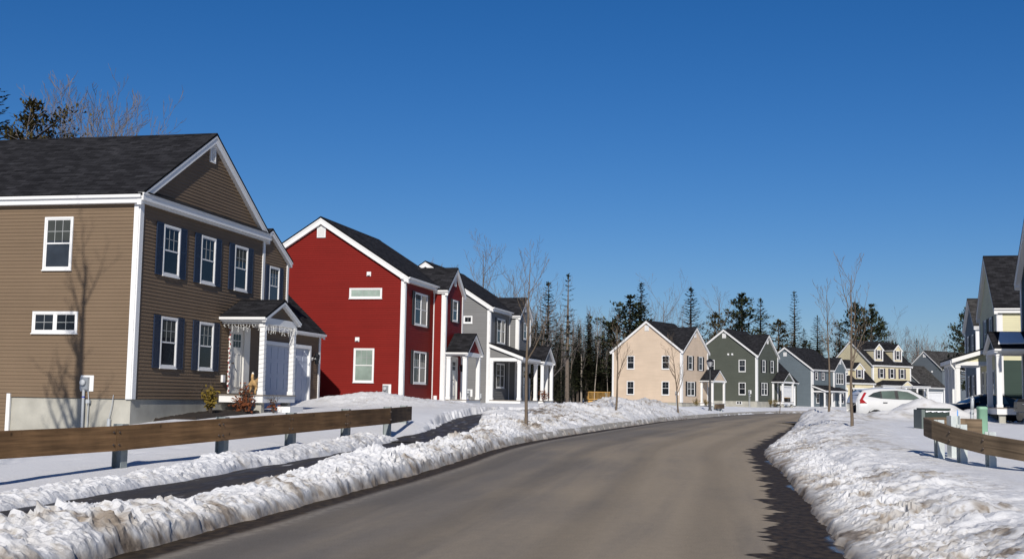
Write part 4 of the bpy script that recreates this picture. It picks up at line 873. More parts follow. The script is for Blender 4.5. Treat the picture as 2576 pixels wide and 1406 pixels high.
    # pale salt line at the edge of the wet
    sl = ma('MULTIPLY', mr(le, .06, .12, 0, 1), mr(le, .14, .30, 1, 0)); sl = ma('MULTIPLY', sl, mr(fine, .4, .6, .1, .55)); colr = mix(sl, colr, (.26, .23, .19))
    L(nt, colr, b.inputs['Base Color'])
    pud = ma('MULTIPLY', mr(ma('ADD', X, ma('MULTIPLY', noise(1.0, 4, (1, .55, 1)), 1.1)), 4.16, 4.24), wet_r)
    ro = ma('SUBTRACT', .92, ma('MULTIPLY', wet, .30)); ro = ma('MULTIPLY', ro, ma('MULTIPLY_ADD', pud, -.72, 1.0)); L(nt, ro, b.inputs['Roughness'])
    L(nt, ma('MULTIPLY_ADD', pud, .04, ma('MULTIPLY_ADD', wet, -.17, .22)), b.inputs['Specular IOR Level'])
    bp = N(nt, 'ShaderNodeBump'); bp.inputs['Distance'].default_value = .006; L(nt, grain, bp.inputs['Height']); L(nt, ma('MULTIPLY_ADD', pud, -.5, .5), bp.inputs['Strength']); L(nt, bp.outputs[0], b.inputs['Normal'])
    return m
def wet_asphalt():
    m, nt, b = new_mat('wet_asphalt'); uv = N(nt, 'ShaderNodeUVMap'); mp = N(nt, 'ShaderNodeMapping'); mp.inputs['Scale'].default_value = (2.2, .45, 1); L(nt, uv.outputs[0], mp.inputs[0])
    no = N(nt, 'ShaderNodeTexNoise'); no.inputs['Scale'].default_value = 1.6; no.inputs['Detail'].default_value = 6; L(nt, mp.outputs[0], no.inputs['Vector'])
    n2 = N(nt, 'ShaderNodeTexNoise'); n2.inputs['Scale'].default_value = 60; n2.inputs['Detail'].default_value = 5; L(nt, uv.outputs[0], n2.inputs['Vector'])
    rp = N(nt, 'ShaderNodeValToRGB'); e = rp.color_ramp.elements; e[0].position = .35; e[0].color = (.020, .018, .018, 1); e[1].position = .68; e[1].color = (.055, .048, .043, 1); L(nt, no.outputs['Fac'], rp.inputs[0])
    ic = N(nt, 'ShaderNodeMapRange'); ic.inputs['From Min'].default_value = .64; ic.inputs['From Max'].default_value = .69; L(nt, no.outputs['Fac'], ic.inputs['Value'])
    mx = N(nt, 'ShaderNodeMix', data_type='RGBA'); mx.inputs[7].default_value = (.30, .30, .31, 1); L(nt, ic.outputs[0], mx.inputs[0]); L(nt, rp.outputs[0], mx.inputs[6]); L(nt, mx.outputs[2], b.inputs['Base Color'])
    mr = N(nt, 'ShaderNodeMapRange'); mr.inputs['From Min'].default_value = .35; mr.inputs['From Max'].default_value = .6; mr.inputs['To Min'].default_value = .35; mr.inputs['To Max'].default_value = .85; L(nt, no.outputs['Fac'], mr.inputs['Value']); L(nt, mr.outputs[0], b.inputs['Roughness'])
    bp = N(nt, 'ShaderNodeBump'); bp.inputs['Strength'].default_value = .5; bp.inputs['Distance'].default_value = .005; L(nt, n2.outputs['Fac'], bp.inputs['Height']); L(nt, bp.outputs[0], b.inputs['Normal'])
    b.inputs['Specular IOR Level'].default_value = .3; return m
M['road'] = road_material(); M['wet'] = wet_asphalt()
M['kerb'] = plain('granite_kerb', (.33, .31, .28), .85, .2, 9, bump=.4, bscale=60)
def ground():
    snow()
    offs = [-3.45, -3.15, -2.6, -1.8, -.9, 0, .9, 1.8, 2.6, 3.15, 3.6, 4.15]
    strip('road', CL, CN, offs, lambda x, y, o, s: float(zr(y)) + .05 * (1 - (o / 3.3) ** 2) - .03, M['road'])
    sel = (CL[:, 1] > -12) & (CL[:, 1] < 33.2)
    strip('pavement', CL[sel], CN[sel], [-HW - 2.68, -HW - 2.1, -HW - 1.6, -HW - 1.16], lambda x, y, o, s: float(zr(y)) + .10, M['wet'])
    pt = np.gradient(PD, axis=0); pt /= np.linalg.norm(pt, axis=1)[:, None]; pn = np.stack([pt[:, 1], -pt[:, 0]], 1); k = PD[:, 1] > 29.5
    zp = lambda x, y, o, s: float(np.interp(y, PD[:, 1], PDZ)) + .012
    strip('path', PD[k], pn[k], [-1.0, -.5, 0, .5, 1.0], zp, M['wet'])
    mb = MB()
    for sg in (-1,):
        i = 60
        while i < len(CL) - 8 and CL[i][1] < 150:
            j = i + 4; g = .02
            a = CL[i] + (CL[j] - CL[i]) * g; c = CL[j] + (CL[i] - CL[j]) * g; na, nc = CN[i] * sg, CN[j] * sg
            za, zc = float(zr(a[1])), float(zr(c[1])); r = random.uniform(-.012, .012)
            def p(q, n, d, z): return (q[0] + n[0] * d, q[1] + n[1] * d, z)
            b0, b1, h = HW + .0, HW + .30, .17 + r
            mb.hexa([p(a, na, b0, za - .1), p(a, na, b1, za - .1), p(c, nc, b1, zc - .1), p(c, nc, b0, zc - .1), p(a, na, b0 + .13, za + h), p(a, na, b1, za + h + .01), p(c, nc, b1, zc + h + .01), p(c, nc, b0 + .13, zc + h)])
            i = j
    o = mb.build('kerb', M['kerb']); tag(o, kind='structure')
    d = MB(); d.face([(13.5, 53, .56), (28, 53, .56), (28, 61.5, .56), (13.5, 61.5, .56)], [(0, 0), (14, 0), (14, 8), (0, 8)]); tag(d.build('driveway', M['wet']), kind='structure')
# ------------------------------------------------------------------ trees
def foliage_mat(name, a, b_):
    m, nt, b = new_mat(name); tc = N(nt, 'ShaderNodeTexCoord'); no = N(nt, 'ShaderNodeTexNoise'); no.inputs['Scale'].default_value = .9; no.inputs['Detail'].default_value = 4; L(nt, tc.outputs['Object'], no.inputs['Vector'])
    rp = N(nt, 'ShaderNodeValToRGB'); e = rp.color_ramp.elements; e[0].position = .35; e[0].color = col4(a); e[1].position = .68; e[1].color = col4(b_); L(nt, no.outputs['Fac'], rp.inputs[0]); L(nt, rp.outputs[0], b.inputs['Base Color'])
    b.inputs['Roughness'].default_value = .8; b.inputs['Specular IOR Level'].default_value = .15; return m
M['spruce'] = foliage_mat('spruce_needles', (.016, .022, .012), (.055, .060, .026)); M['pine'] = foliage_mat('pine_needles', (.022, .032, .018), (.075, .080, .036)); M['olive'] = foliage_mat('yellowed_needles', (.035, .032, .012), (.105, .082, .030))
M['bark'] = plain('bark', (.12, .095, .075), .9, .25, 9, bump=.3); M['bark_dark'] = plain('dark_bark', (.06, .047, .038), .9, .25, 6); M['twig'] = plain('grey_twigs', (.125, .108, .10), .9, .2, 3)
M['bark_pale'] = plain('pale_bark', (.23, .20, .17), .9, .25, 4); M['street_bark'] = plain('young_bark', (.125, .095, .068), .85, .2, 14)
M['leaf_yellow'] = foliage_mat('yellow_green_leaves', (.10, .07, .012), (.28, .20, .04)); M['leaf_red'] = foliage_mat('russet_leaves', (.10, .030, .012), (.22, .075, .03)); M['soil'] = plain('dark_mulch', (.022, .016, .012), .95, .3, 12, bump=.8, bscale=30)
def rvec(r=random): v = Vector((r.uniform(-1, 1), r.uniform(-1, 1), r.uniform(-1, 1))); return v.normalized()
def bare_tree(seed, H, tr, first=.3, nb=11, asc=.75, spread=.45, levels=3, bend=.10, sides=5, multi=1, thin=.0, sub=5):
    r = random.Random(seed); T = MB(); B = MB()
    def limb(mb, p, d, ln, rad, lev, n):
        pts = [p.copy()]; rs = [rad]; seg = ln / n
        for i in range(n):
            d = (d + rvec(r) * bend * (1 + .5 * lev) + Vector((0, 0, .10 + .05 * lev))).normalized(); pts.append(pts[-1] + d * seg); rs.append(max(.004 + thin, rad * (1 - .86 * (i + 1) / n)))
        for i in range(n): mb.tube(pts[i], pts[i + 1], rs[i], rs[i + 1], sides if lev == 0 else (4 if lev == 1 else 3))
        return pts, rs
    def kids(pts, rs, ln, lev, count, f0):
        for k in range(count):
            f = f0 + (1 - f0) * (k + r.uniform(.1, .9)) / count; x = f * (len(pts) - 1); i = min(int(x), len(pts) - 2); p = pts[i].lerp(pts[i + 1], x - i); rad = rs[i] + (rs[i + 1] - rs[i]) * (x - i)
            ax = (pts[i + 1] - pts[i]).normalized(); a = r.uniform(0, 6.283); s = ax.orthogonal().normalized(); s = Matrix.Rotation(a, 3, ax) @ s
            d = (ax * asc + s * r.uniform(.7, 1.1) * (1 if lev else spread / .45 * .8)).normalized()
            l2 = ln * (spread if lev == 0 else .5) * (1.12 - .62 * f) * r.uniform(.75, 1.25)
            q, qs = limb(B, p, d, l2, max(rad * .62, .006 + thin), lev + 1, 4 if lev == 0 else 3)
            if lev + 1 < levels: kids(q, qs, l2, lev + 1, sub if lev == 0 else 3, .2)
    for m in range(multi):
        d0 = Vector((0, 0, 1)) if multi == 1 else Vector((math.cos(m * 6.283 / multi + r.random()) * .32, math.sin(m * 6.283 / multi + r.random()) * .32, 1)).normalized()
        h = H * (1 if m == 0 else r.uniform(.7, .97)); pts, rs = limb(T, Vector((0, 0, -.3)), d0, h, tr * (1 if multi == 1 else .75), 0, 9); kids(pts, rs, h, 0, nb, first)
    return T, B
def conifer(seed, H, R, kind='spruce', base=.12, dens=1.0, droop=.25, ns=1.0):
    r = random.Random(seed); T = MB(); B = MB(); T.tube((0, 0, -.4), (0, 0, H * .55), H * .016 + .05, H * .010 + .02, 6); T.tube((0, 0, H * .55), (0, 0, H), H * .010 + .02, .012, 5)
    def spray(p, d, ln, w):
        ln *= ns; w *= ns
        s = d.cross(Vector((0, 0, 1))); s = s.normalized() if s.length > .01 else Vector((1, 0, 0)); u = rvec(r) * .35
        a = p + s * w * .5 + u * w * .4; b = p - s * w * .5 - u * w * .4; t = p + d * ln + Vector((0, 0, -ln * .12)); B.face([b, p + d * ln * .3 - s * w * .72, t, p + d * ln * .35 + s * w * .7 + u * w * .5, a])
    if kind == 'pine':
        z = H * base
        while z < H * .98:
            f = (z / H - base) / (1 - base); RR = R * (math.sin(min(1, .16 + f * .95) * math.pi) ** .65 * .95 + .10) * r.uniform(.62, 1.12); n = r.choice((3, 4, 5))
            a0 = r.uniform(0, 6.28)
            for k in range(n):
                if r.random() > .92 * min(1, dens): continue
                a = a0 + k * 6.283 / n + r.uniform(-.4, .4); ln = RR * r.uniform(.55, 1.12); up = .10 + .5 * f + r.uniform(-.1, .15); d = Vector((math.cos(a), math.sin(a), up)).normalized(); q = Vector((0, 0, z)); e = q + d * ln
                T.tube(q, e, .035 + .012 * ln, .012, 3)
                m = int((10 + ln * 20 * dens) / ns ** 1.7)
                for i in range(m):
                    t = r.uniform(.28, 1.02) ** .8; p = q.lerp(e, t) + Vector((r.gauss(0, .10 + .07 * ln), r.gauss(0, .10 + .07 * ln), r.gauss(.05, .08 + .03 * ln))); dd = (d + rvec(r) * .9 + Vector((0, 0, .35))).normalized(); spray(p, dd, r.uniform(.20, .44), r.uniform(.07, .15))
            z += H * r.uniform(.028, .050)
    else:
        z = H * base
        while z < H * .985:
            f = (z / H - base) / (1 - base); RR = R * (1 - f) ** .85 * (.6 + .4 * min(1, f * 6 + .4)) + .10; n = max(4, int(7 * (1 - .3 * f))); a0 = r.uniform(0, 6.28)
            for k in range(n):
                if r.random() > .93 * min(1, dens): continue
                a = a0 + k * 6.283 / n + r.uniform(-.3, .3); ln = RR * r.uniform(.6, 1.15); dz = -droop + .55 * f + r.uniform(-.12, .12); d = Vector((math.cos(a), math.sin(a), dz)).normalized(); q = Vector((0, 0, z)); prev = q; m = max(2, int(ln / (.16 * ns))); dd = d.copy()
                for i in range(m):
                    p = prev + dd * (ln / m); dd = (dd + Vector((0, 0, .05))).normalized(); s = dd.cross(Vector((0, 0, 1))).normalized(); w = (.10 + .32 * (1 - i / m)) * min(1, .45 + ln * .35)
                    for sg in (-1, 1):
                        if r.random() < .93: spray(prev.lerp(p, r.random()), (dd * .8 + s * sg * r.uniform(.5, 1.0) + Vector((0, 0, r.uniform(-.35, .1)))).normalized(), w * r.uniform(1.0, 1.7), .10 + .05 * r.random())
                    prev = p
                spray(prev, dd, .3, .14)
                if ln > .6: T.tube(q, q + d * ln * .8, .02 + .006 * ln, .008, 3)
            z += H * r.uniform(.020, .034) / max(.5, dens)
        for k in range(5): spray(Vector((0, 0, H * (.955 + .008 * k))), Vector((r.uniform(-.5, .5), r.uniform(-.5, .5), 1)).normalized(), .32, .12)
    return T, B
def make_tree(name, TB, tm, cm, label, cat, group=None):
    e = empty(name, (0, 0, 0), 0, label, cat, group); TB[0].build('trunk', M[tm], e, True); TB[1].build('crown', M[cm], e); return e
PROTO = {}
def proto(key, fn, tm, cm, name, cat):
    if key not in PROTO: PROTO[key] = [fn(), tm, cm, name, cat, None]
    return PROTO[key]
def top_of(key):
    P = PROTO[key]
    if len(P) == 6: P.append(max(v[2] for mb in P[0] for v in mb.v))
    return P[6]
def plant(key, x, y, scale, label, group=None, rz=None, zoff=-.1, sz=None):
    P = PROTO[key]
    if P[5] is None: o = make_tree(P[3], P[0], P[1], P[2], label, P[4], group); P[5] = o
    else: o = copy_tree(P[5]); o['label'] = label; 
    if group: o['group'] = group
    elif 'group' in o: del o['group']
    o.location = (x, y, gz(x, y) + zoff); o.rotation_euler = (0, 0, random.uniform(0, 6.28) if rz is None else rz); o.scale = (scale, scale, scale * (sz or 1)); return o
def px_tree(key, px, ptop, Y, H0, label, group=None, rz=None, sz=None, ws=None):
    # plant so that its top reaches the measured image height at depth Y
    t = at(px, ptop, Y); g = gz(t.x, Y) - .1; s = (t.z - g) / top_of(key); o = plant(key, t.x, Y, s, label, group, rz)
    if ws: o.scale = (s * ws, s * ws, s)
    return o
def trees():
    for k in range(3): proto('spruce%d' % k, lambda k=k: conifer(100 + k, 12, 2.1 + .25 * k, 'spruce', .10 + .1 * k, 1.2), 'bark_dark', 'spruce', 'spruce_tree', 'spruce')
    proto('ragged', lambda: conifer(131, 12, 1.9, 'spruce', .42, 1.15, .1), 'bark_dark', 'spruce', 'spruce_tree', 'spruce'); proto('sparse', lambda: conifer(132, 12, 1.15, 'spruce', .38, .75, .15), 'bark', 'spruce', 'spruce_tree', 'spruce')
    proto('pine0', lambda: conifer(140, 12, 3.2, 'pine', .22, 1.35), 'bark_dark', 'pine', 'pine_tree', 'pine'); proto('pine1', lambda: conifer(141, 12, 3.6, 'pine', .16, 1.45), 'bark_dark', 'pine', 'pine_tree', 'pine'); proto('pine2', lambda: conifer(142, 12, 2.4, 'pine', .42, 1.1), 'bark', 'olive', 'pine_tree', 'pine')
    proto('vase', lambda: bare_tree(150, 12, .17, .15, 9, .95, .62, 3, .10, multi=4, thin=.004), 'bark', 'twig', 'bare_tree', 'bare tree'); proto('bare0', lambda: bare_tree(151, 12, .16, .30, 13, .8, .42, 3, .09, thin=.004), 'bark', 'twig', 'bare_tree', 'bare tree'); proto('bare1', lambda: bare_tree(152, 12, .15, .35, 12, .7, .36, 3, .12, multi=2, thin=.004), 'bark', 'twig', 'bare_tree', 'bare tree')
    proto('pine_fine', lambda: conifer(143, 12, 2.6, 'pine', .42, 1.25, ns=.48), 'bark', 'olive', 'pine_tree', 'pine'); proto('spruce_fine', lambda: conifer(144, 12, 2.4, 'spruce', .2, 1.2, ns=.55), 'bark_dark', 'spruce', 'spruce_tree', 'spruce')
    proto('vase2', lambda: bare_tree(155, 12, .16, .18, 11, 1.05, .5, 3, .09, multi=3, thin=.004, sub=7), 'bark', 'twig', 'bare_tree', 'bare tree')
    for k in range(4): proto('pole%d' % k, lambda k=k: bare_tree(160 + k, 11, .10, .45, 8, .95, .26, 2, .07, thin=.006), 'bark_pale' if k % 2 else 'bark', 'twig', 'bare_tree', 'bare tree')
    proto('brush', lambda: bare_tree(170, 6, .06, .12, 10, .9, .6, 3, .14, multi=4, thin=.006), 'twig', 'twig', 'bare_tree', 'bare tree')
    rd = random.Random(5)
    # ---- trees that stand out against the sky, left to right
    px_tree('spruce_fine', -6, 200, 58, 12, 'dark spruce at the left edge rising behind the brown house roof'); px_tree('pine_fine', 85, 243, 62, 12, 'crooked olive pine rising behind the brown house roof, right of the dark spruce', rz=.6)
    px_tree('vase2', 275, 112, 60, 12, 'tallest bare tree above the brown house roof, its forked top at the right', rz=2.0, ws=.9)
    px_tree('bare1', 250, 165, 64, 12, 'bare tree close left of the tallest one above the brown house roof', rz=1.0); px_tree('vase2', 205, 175, 63, 12, 'bare tree above the middle of the brown house roof, tops level with its neighbour', rz=.4, ws=.8)
    G0 = 'bare twiggy trees behind the brown house'
    for i, (px, py) in enumerate(((125, 215), (150, 195), (175, 205), (225, 205), (300, 205), (325, 245), (335, 275), (190, 220), (265, 215))): px_tree(('vase2', 'bare0', 'bare1')[i % 3], px, py, 64 + 2 * (i % 4), 12, 'bare twiggy tree behind the brown house roof', G0, rz=i * 1.7, ws=.7)
    px_tree('bare0', 1245, 575, 95, 12, 'tall slender bare tree rising behind the grey house roof'); px_tree('vase', 1318, 585, 93, 12, 'wide spreading bare tree behind the grey house roof, right of the slender one', rz=1.0); px_tree('bare1', 1150, 645, 96, 12, 'faint bare tree top behind the ridge of the red house')
    px_tree('ragged', 1380, 706, 100, 12, 'ragged dark spruce with bare lower trunk, right of the grey house'); px_tree('sparse', 1430, 686, 108, 12, 'thin sparse spruce with a spire top, tallest of the woods by the grey house'); px_tree('spruce1', 1348, 792, 92, 12, 'dense dark spruce close behind the grey house porch'); px_tree('spruce0', 1404, 835, 98, 12, 'short dense spruce in the woods below the ragged spruce')
    px_tree('spruce2', 1480, 788, 150, 12, 'dark spruce left of the beige house, in front of the bare woods'); px_tree('spruce1', 1455, 815, 148, 12, 'lower spruce in the woods between the sparse spruce and the beige house')
    px_tree('pine1', 1585, 740, 150, 12, 'broad white pine behind the left slope of the beige house roof', rz=.4, ws=1.35); px_tree('ragged', 1613, 708, 156, 12, 'dark spruce top above the broad pine behind the beige house'); px_tree('pine2', 1545, 800, 152, 12, 'low olive pine at the left eave of the beige house')
    px_tree('vase', 1668, 672, 160, 12, 'tall vase shaped bare tree behind the beige house roof', rz=.2); px_tree('ragged', 1738, 720, 172, 12, 'lone spruce with bare trunk above the gap between the beige and sage houses', rz=1.3, ws=1.15)
    px_tree('bare0', 1795, 710, 188, 12, 'bare tree above the sage green house gable', rz=.7); px_tree('pine2', 1800, 780, 184, 12, 'small layered pine left of the sage green house gable'); px_tree('pine0', 1866, 733, 195, 12, 'big white pine with sweeping limbs above the sage green house', rz=1.9, ws=1.25); px_tree('ragged', 1913, 748, 198, 12, 'narrow spruce right of the big white pine above the sage green house')
    px_tree('pine2', 1958, 800, 205, 12, 'broad olive pine between the sage green and blue houses', ws=1.3); px_tree('spruce0', 1998, 728, 212, 12, 'tall pointed spruce rising behind the blue house', ws=.85); px_tree('spruce1', 2022, 825, 208, 12, 'dark pointed spruce close behind the blue house ridge'); px_tree('spruce2', 2056, 792, 214, 12, 'bushy spruce behind the right end of the blue house roof')
    px_tree('pine0', 2152, 757, 232, 12, 'left one of the two big dark pines behind the cream house', rz=.3, ws=1.1); px_tree('pine1', 2192, 762, 236, 12, 'right one of the two big dark pines behind the cream house', rz=2.2); px_tree('spruce1', 2112, 812, 226, 12, 'short spruce left of the two big pines behind the cream house'); px_tree('vase', 2240, 770, 238, 12, 'spreading bare tree right of the two big pines', rz=3.0)
    px_tree('brush', 2290, 820, 235, 6, 'brushy bare tree behind the dormers of the cream house'); px_tree('vase', 2325, 815, 240, 12, 'rounded bare tree left of the layered pine at right', ws=.8); px_tree('brush', 2365, 830, 236, 6, 'bare tree above the slate house ridge'); px_tree('spruce1', 2282, 900, 222, 12, 'small dark spruce between the cream house and the slate house')
    px_tree('pine0', 2432, 768, 120, 12, 'large layered pine behind the blue grey house at right', rz=1.2, ws=1.0)
    px_tree('bare1', 2088, 800, 224, 12, 'bare tree behind the gap between the blue and cream houses')
    # ---- the woods behind everything: individuals that nothing tells apart
    G = 'bare trees of the woods behind the houses'; lab = 'slender bare tree in the woods behind the houses'
    for i in range(105):
        px = rd.uniform(1335, 1560); Y = rd.uniform(112, 150) if px < 1440 else rd.uniform(147, 175); px_tree('pole%d' % (i % 4), px, rd.uniform(765, 880), Y, 11, lab, G)
    for i in range(75):
        px = rd.uniform(1560, 2480); Y = rd.uniform(215, 265); px_tree('pole%d' % (i % 4), px, rd.uniform(815, 900), Y, 11, lab, G)
    for i in range(16):
        px = rd.uniform(1090, 1340); Y = rd.uniform(105, 140); px_tree('pole%d' % (i % 4), px, rd.uniform(760, 850), Y, 11, lab, G)
    G2 = 'evergreens of the woods behind the houses'; lab2 = 'low dark evergreen in the woods behind the houses'
    for i in range(70): px = rd.uniform(1330, 1540); px_tree('spruce%d' % (i % 3), px, rd.uniform(800, 945), rd.uniform(106, 145) if px < 1430 else rd.uniform(148, 175), 12, lab2, G2)
    for i in range(40): px_tree(('spruce%d' % (i % 3)) if i % 4 else 'pine0', rd.uniform(1560, 2480), rd.uniform(850, 925), rd.uniform(225, 270), 12, lab2, G2)
    # ---- trees beside the camera whose shadows lie on the brown house and its lawn
    big = make_tree('bare_tree', bare_tree(201, 12.4, .27, .34, 13, 1.0, .29, 3, .06, multi=1), 'bark', 'twig', 'tall bare tree casting its shadow on the brown house end wall', 'bare tree'); big.location = (-12.15, 23.0, gz(-12.15, 23.0) - .1); big.rotation_euler = (0, 0, 2.2)
    for i, (x, y, H, lb) in enumerate(((-9.4, 8.5, 9, 'bare tree by the left kerb shading the lawn behind the guardrail'), (-11.5, 15.5, 10, 'bare tree left of the timber guardrail, shading the snow behind it'), (-17.5, 27, 13, 'bare tree left of the brown house, shading its lower wall'))):
        t = make_tree('bare_tree', bare_tree(210 + i, H, .13, .25, 11, .7, .40, 3, .10), 'bark', 'twig', lb, 'bare tree'); t.location = (x, y, gz(x, y) - .1)
    # ---- young street trees
    def young(seed, px, pb, Y, ptop, lb, **kw):
        b = at(px, pb, Y); t = at(px, ptop, Y); H = t.z - b.z + .3; o = make_tree('street_tree', bare_tree(seed, H, kw.pop('tr', .055), **kw), 'street_bark', 'street_bark', lb, 'street tree'); o.location = (b.x, Y, min(gz(b.x, Y), b.z + .1)); o.rotation_euler = (0, 0, seed); return o
    young(301, 1323, 1050, 38, 636, 'young bare street tree in the snow bank before the grey house', first=.42, nb=8, asc=1.0, spread=.40, bend=.06, sub=4, tr=.062)
    young(302, 1549, 1042, 52, 832, 'young bare street tree at the left corner of the beige house', first=.38, nb=10, asc=1.1, spread=.36, bend=.06, tr=.058, sub=4)
    young(303, 1707, 1027, 68, 858, 'thin young tree in front of the beige house corner, behind the snow bank', first=.3, nb=11, asc=1.0, spread=.38, bend=.08, tr=.06, sub=4)
    young(304, 1961, 1018, 118, 960, 'thin sapling before the porch of the sage green house', first=.3, nb=6, asc=1.0, spread=.3, bend=.06, tr=.05, levels=2)
    young(305, 2084, 1049, 46, 745, 'young bare street tree in the right snow bank, the left one of the pair', first=.45, nb=9, asc=1.1, spread=.32, bend=.06, tr=.055, sub=4)
    young(306, 2143, 1070, 36, 690, 'young bare street tree by the white car tail light, right one of the pair', first=.38, nb=9, asc=1.0, spread=.36, bend=.07, tr=.058, sub=4)
def shrub(name, x, y, z, r, h, leaf, lb, seed, n=90, stems=9):
    q = random.Random(seed); S = MB(); Lf = MB()
    for i in range(stems):
        a = q.uniform(0, 6.28); d = Vector((math.cos(a) * q.uniform(.2, 1) * r, math.sin(a) * q.uniform(.2, 1) * r, h * q.uniform(.7, 1.05))); m = d * .5 + Vector((0, 0, h * .08)); S.tube((0, 0, -.1), m, .012, .009, 4); S.tube(m, d, .009, .004, 4)
        for j in range(4):
            p = m.lerp(d, q.random()); S.tube(p, p + Vector((q.uniform(-.2, .2), q.uniform(-.2, .2), q.uniform(.05, .25))), .006, .003, 3)
        for j in range(n // stems):
            p = m.lerp(d, q.uniform(-.4, 1.05)) + rvec(q) * .09; dd = (rvec(q) + Vector((0, 0, -.2))).normalized(); s = dd.orthogonal().normalized(); l = q.uniform(.08, .16); w = l * .3
            Lf.face([p, p + dd * l * .5 + s * w, p + dd * l, p + dd * l * .5 - s * w])
    e = empty(name, (x, y, z), 0, lb, 'shrub'); S.build('stem', M['bark_dark'], e); Lf.build('foliage', M[leaf], e); return e

# ------------------------------------------------------------------ guardrails
def beam_uv(mb, P, up0, up1, th, side):
    # plank following the plan points P (x, y, ztop), thickness th to the given side
    s = 0
    for i in range(len(P) - 1):
        a, b = Vector(P[i]), Vector(P[i + 1])
        def nn(k):
            d = Vector(P[min(k + 1, len(P) - 1)]) - Vector(P[max(k - 1, 0)]); d.z = 0; d.normalize(); return Vector((d.y, -d.x, 0)) * side * th
        na, nb = nn(i), nn(i + 1); l = (b - a).length; z0, z1 = Vector((0, 0, up0)), Vector((0, 0, up1)); o = i * 3.7
        mb.face([a + z0, b + z0, b + z1, a + z1], [(s, o), (s + l, o), (s + l, o + .35), (s, o + .35)]); mb.face([a + na + z0, a + na + z1, b + nb + z1, b + nb + z0], [(s, 1 + o), (s, 1.35 + o), (s + l, 1.35 + o), (s + l, 1 + o)])
        mb.face([a + z1, b + z1, b + nb + z1, a + na + z1], [(s, 2 + o), (s + l, 2 + o), (s + l, 2.1 + o), (s, 2.1 + o)]); mb.face([a + z0, a + na + z0, b + nb + z0, b + z0], [(s, 3 + o), (s, 3.1 + o), (s + l, 3.1 + o), (s + l, 3 + o)])
        mb.face([a + z0, a + z1, a + na + z1, a + na + z0], [(0, 0), (0, .35), (.1, .35), (.1, 0)]); mb.face([b + z0, b + nb + z0, b + nb + z1, b + z1], [(0, 0), (.1, 0), (.1, .35), (0, .35)]); s += l
def steel_post(par, x, y, z0, z1, ang, w=.15, d=.22, mat='galv'):
    # wide flange section
    mb = MB(); t = .014; c, s = math.cos(ang), math.sin(ang); T = lambda u, v, z: (x + u * c - v * s, y + u * s + v * c, z)
    for (u0, u1, v0, v1) in ((-w / 2, w / 2, -d / 2, -d / 2 + t), (-w / 2, w / 2, d / 2 - t, d / 2), (-t / 2, t / 2, -d / 2 + t, d / 2 - t)):
        mb.hexa([T(u0, v0, z0), T(u1, v0, z0), T(u1, v1, z0), T(u0, v1, z0), T(u0, v0, z1), T(u1, v0, z1), T(u1, v1, z1), T(u0, v1, z1)])
    return mb.build('post', M[mat], par)
